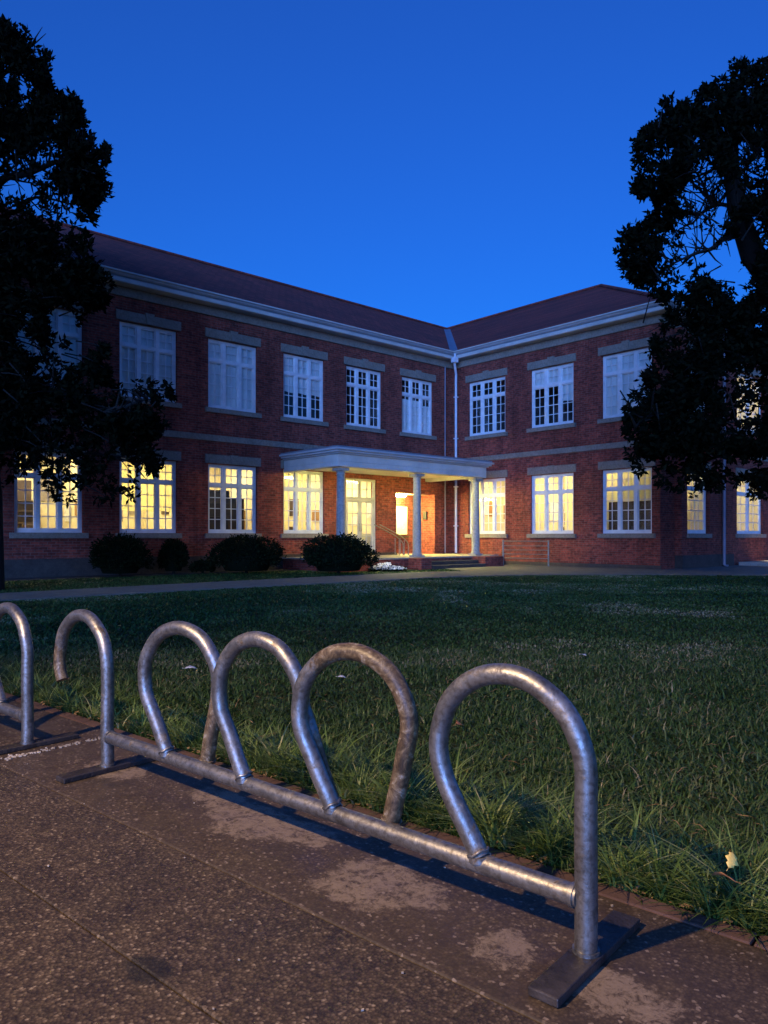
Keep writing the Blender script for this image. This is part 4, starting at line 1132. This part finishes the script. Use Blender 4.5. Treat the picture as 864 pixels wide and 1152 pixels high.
llimb = [(.13, (-22,440,0), (20,430,-.6), (70,445,-.9), (120,462,-.9), (165,448,-.8)), (.09, (-30,330,0), (10,300,.5), (60,290,.6), (100,310,.7)), (.10, (-28,260,0), (0,205,-.4), (30,196,-.5), (70,180,-.5), (105,172,-.4)),
         (.07, (-26,200,0), (10,240,.4), (40,222,.4), (80,230,.3)), (.07, (-28,180,0), (-5,120,0), (20,80,.2), (35,50,.3)), (.08, (-18,520,0), (20,500,.4), (60,520,.5), (100,510,.5), (150,520,.5)), (.06, (-28,230,0), (5,186,0), (12,200,.1), (35,206,.2)), (.10, (-24,400,0), (-80,360,0), (-140,330,.3)), (.08, (-28,250,0), (-80,200,.3), (-130,140,.3))]
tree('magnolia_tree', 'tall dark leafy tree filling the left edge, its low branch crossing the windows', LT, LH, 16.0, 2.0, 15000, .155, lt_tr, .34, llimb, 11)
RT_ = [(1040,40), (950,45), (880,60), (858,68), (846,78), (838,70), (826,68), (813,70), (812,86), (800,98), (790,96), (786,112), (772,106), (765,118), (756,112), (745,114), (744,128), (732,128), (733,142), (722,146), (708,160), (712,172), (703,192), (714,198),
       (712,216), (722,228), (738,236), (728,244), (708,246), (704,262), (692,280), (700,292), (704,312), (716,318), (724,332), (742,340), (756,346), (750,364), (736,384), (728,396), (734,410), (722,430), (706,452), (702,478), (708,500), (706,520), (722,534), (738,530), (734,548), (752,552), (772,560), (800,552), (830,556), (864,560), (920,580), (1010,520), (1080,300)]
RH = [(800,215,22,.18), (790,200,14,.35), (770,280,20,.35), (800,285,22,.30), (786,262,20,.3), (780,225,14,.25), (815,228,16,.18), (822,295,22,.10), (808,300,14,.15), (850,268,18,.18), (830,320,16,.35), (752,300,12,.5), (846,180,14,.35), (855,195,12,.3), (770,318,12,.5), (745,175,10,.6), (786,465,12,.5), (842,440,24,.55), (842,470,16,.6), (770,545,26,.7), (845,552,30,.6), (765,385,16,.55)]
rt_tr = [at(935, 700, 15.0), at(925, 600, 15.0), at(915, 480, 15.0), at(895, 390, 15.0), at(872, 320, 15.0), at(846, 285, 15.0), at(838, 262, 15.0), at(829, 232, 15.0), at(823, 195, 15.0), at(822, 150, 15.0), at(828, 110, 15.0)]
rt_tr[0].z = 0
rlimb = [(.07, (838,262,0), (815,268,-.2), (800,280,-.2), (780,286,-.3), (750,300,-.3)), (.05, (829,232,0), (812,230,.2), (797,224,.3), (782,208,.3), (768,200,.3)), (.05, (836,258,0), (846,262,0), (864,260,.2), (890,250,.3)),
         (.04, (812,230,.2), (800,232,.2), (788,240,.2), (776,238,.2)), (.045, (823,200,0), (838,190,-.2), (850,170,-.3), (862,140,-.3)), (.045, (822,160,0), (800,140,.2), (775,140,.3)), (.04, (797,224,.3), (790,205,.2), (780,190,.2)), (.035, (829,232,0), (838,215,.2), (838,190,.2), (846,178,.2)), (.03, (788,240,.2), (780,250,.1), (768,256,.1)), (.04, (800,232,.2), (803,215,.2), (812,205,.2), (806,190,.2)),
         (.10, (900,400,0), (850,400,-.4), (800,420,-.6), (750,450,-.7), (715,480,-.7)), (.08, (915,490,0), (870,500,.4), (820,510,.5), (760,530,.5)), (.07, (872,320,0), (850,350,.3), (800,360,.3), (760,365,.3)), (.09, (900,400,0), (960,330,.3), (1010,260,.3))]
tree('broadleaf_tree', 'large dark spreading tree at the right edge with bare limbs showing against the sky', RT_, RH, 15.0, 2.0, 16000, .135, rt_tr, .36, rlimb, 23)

# fallen leaves -----------------------------------------------------
def fallen(px, py, dz, s, m_, label, rx, ry, rz):
    Y = (CAMZ-dz)*FPX/(py-HZ); p = Vector(((px-432)/FPX*Y, Y, dz))
    m = MB(); n = 8; vs = []
    for i in range(n+1):
        u = i/n; w_ = math.sin(math.pi*u**.8)*.34*(1+.35*math.sin(u*19)); z = .12*math.sin(u*3)
        vs += [((u-.5), -w_, z+.10*w_), ((u-.5), 0, z-.03), ((u-.5), w_, z+.12*w_)]
    fs = []
    for i in range(n): a = i*3; fs += [(a, a+3, a+4, a+1), (a+1, a+4, a+5, a+2)]
    m.add([(x*s, y*s, z*s) for x, y, z in vs], fs, 0, True); m.tube([(-.5*s, 0, 0), (-.75*s, .05*s, -.02*s)], .012*s, 5)
    o = m.build('fallen_leaf', m_); o.location = p; o.rotation_euler = (rx, ry, rz); sd = o.modifiers.new('t', 'SOLIDIFY'); sd.thickness = .0006
    tag(o, label, 'leaf', 'fallen leaves on the grass')
M['yleaf'] = simple('yellow_leaf', (.80, .55, .13), .6, var=.3, vs=30); M['oleaf'] = simple('brown_leaf', (.30, .13, .05), .6, var=.4, vs=30); M['wleaf'] = simple('white_leaf', (.75, .76, .72), .6, var=.1, vs=20)
fallen(822, 967, .19, .056, M['yleaf'], 'yellow fallen leaf standing up in the long grass at lower right', .8, -.6, .9)
fallen(814, 988, .15, .075, M['oleaf'], 'curled brown fallen leaf just below the yellow one', .5, .1, 2.2)
fallen(215, 752, .04, .10, M['wleaf'], 'white fallen leaf on the lawn seen inside the second hoop from the left', .1, .1, .3)
fallen(385, 762, .04, .07, M['wleaf'], 'small white fallen leaf seen through the most corroded hoop', .1, .2, .1)
fallen(517, 815, .05, .07, M['oleaf'], 'orange-brown fallen leaf seen through the nearest hoop', .4, .3, 1.0)
fallen(655, 737, .04, .09, M['wleaf'], 'pale fallen leaf on the open lawn beyond the nearest upright', .1, .1, 2.0)

# street lamp light falling from behind the camera -------------------
sp = bpy.data.lights.new('street_light', 'SPOT'); sp.energy = 800; sp.color = (1.0, .67, .37); sp.shadow_soft_size = .10
sp.spot_size = R(84); sp.spot_blend = .9
spo = bpy.data.objects.new('street_light', sp); COL.objects.link(spo)
tgt = Vector((0.3, 3.0, 0)); src = tgt + Vector((-.79, -.61, 0))*5.6 + Vector((0, 0, 5.0))
spo.location = src; spo.rotation_euler = (tgt-src).to_track_quat('-Z', 'Y').to_euler()
# garden spot on the flowers
gl_ = bpy.data.lights.new('garden_spot', 'POINT'); gl_.energy = 8; gl_.color = (1, .93, .8); gl_.shadow_soft_size = .05
go = bpy.data.objects.new('garden_spot', gl_); COL.objects.link(go); go.location = (fb.x+.1, fb.y-.5, .85)
# added lamp without a fixture, set low to light only the step
el = bpy.data.lights.new('step_fill_light', 'SPOT'); el.energy = 45; el.color = (1, .85, .5); el.spot_size = R(120); el.shadow_soft_size = .1
eo = bpy.data.objects.new('step_fill_light', el); COL.objects.link(eo); eo.location = bw(8.3, -VE-1.0, .75)
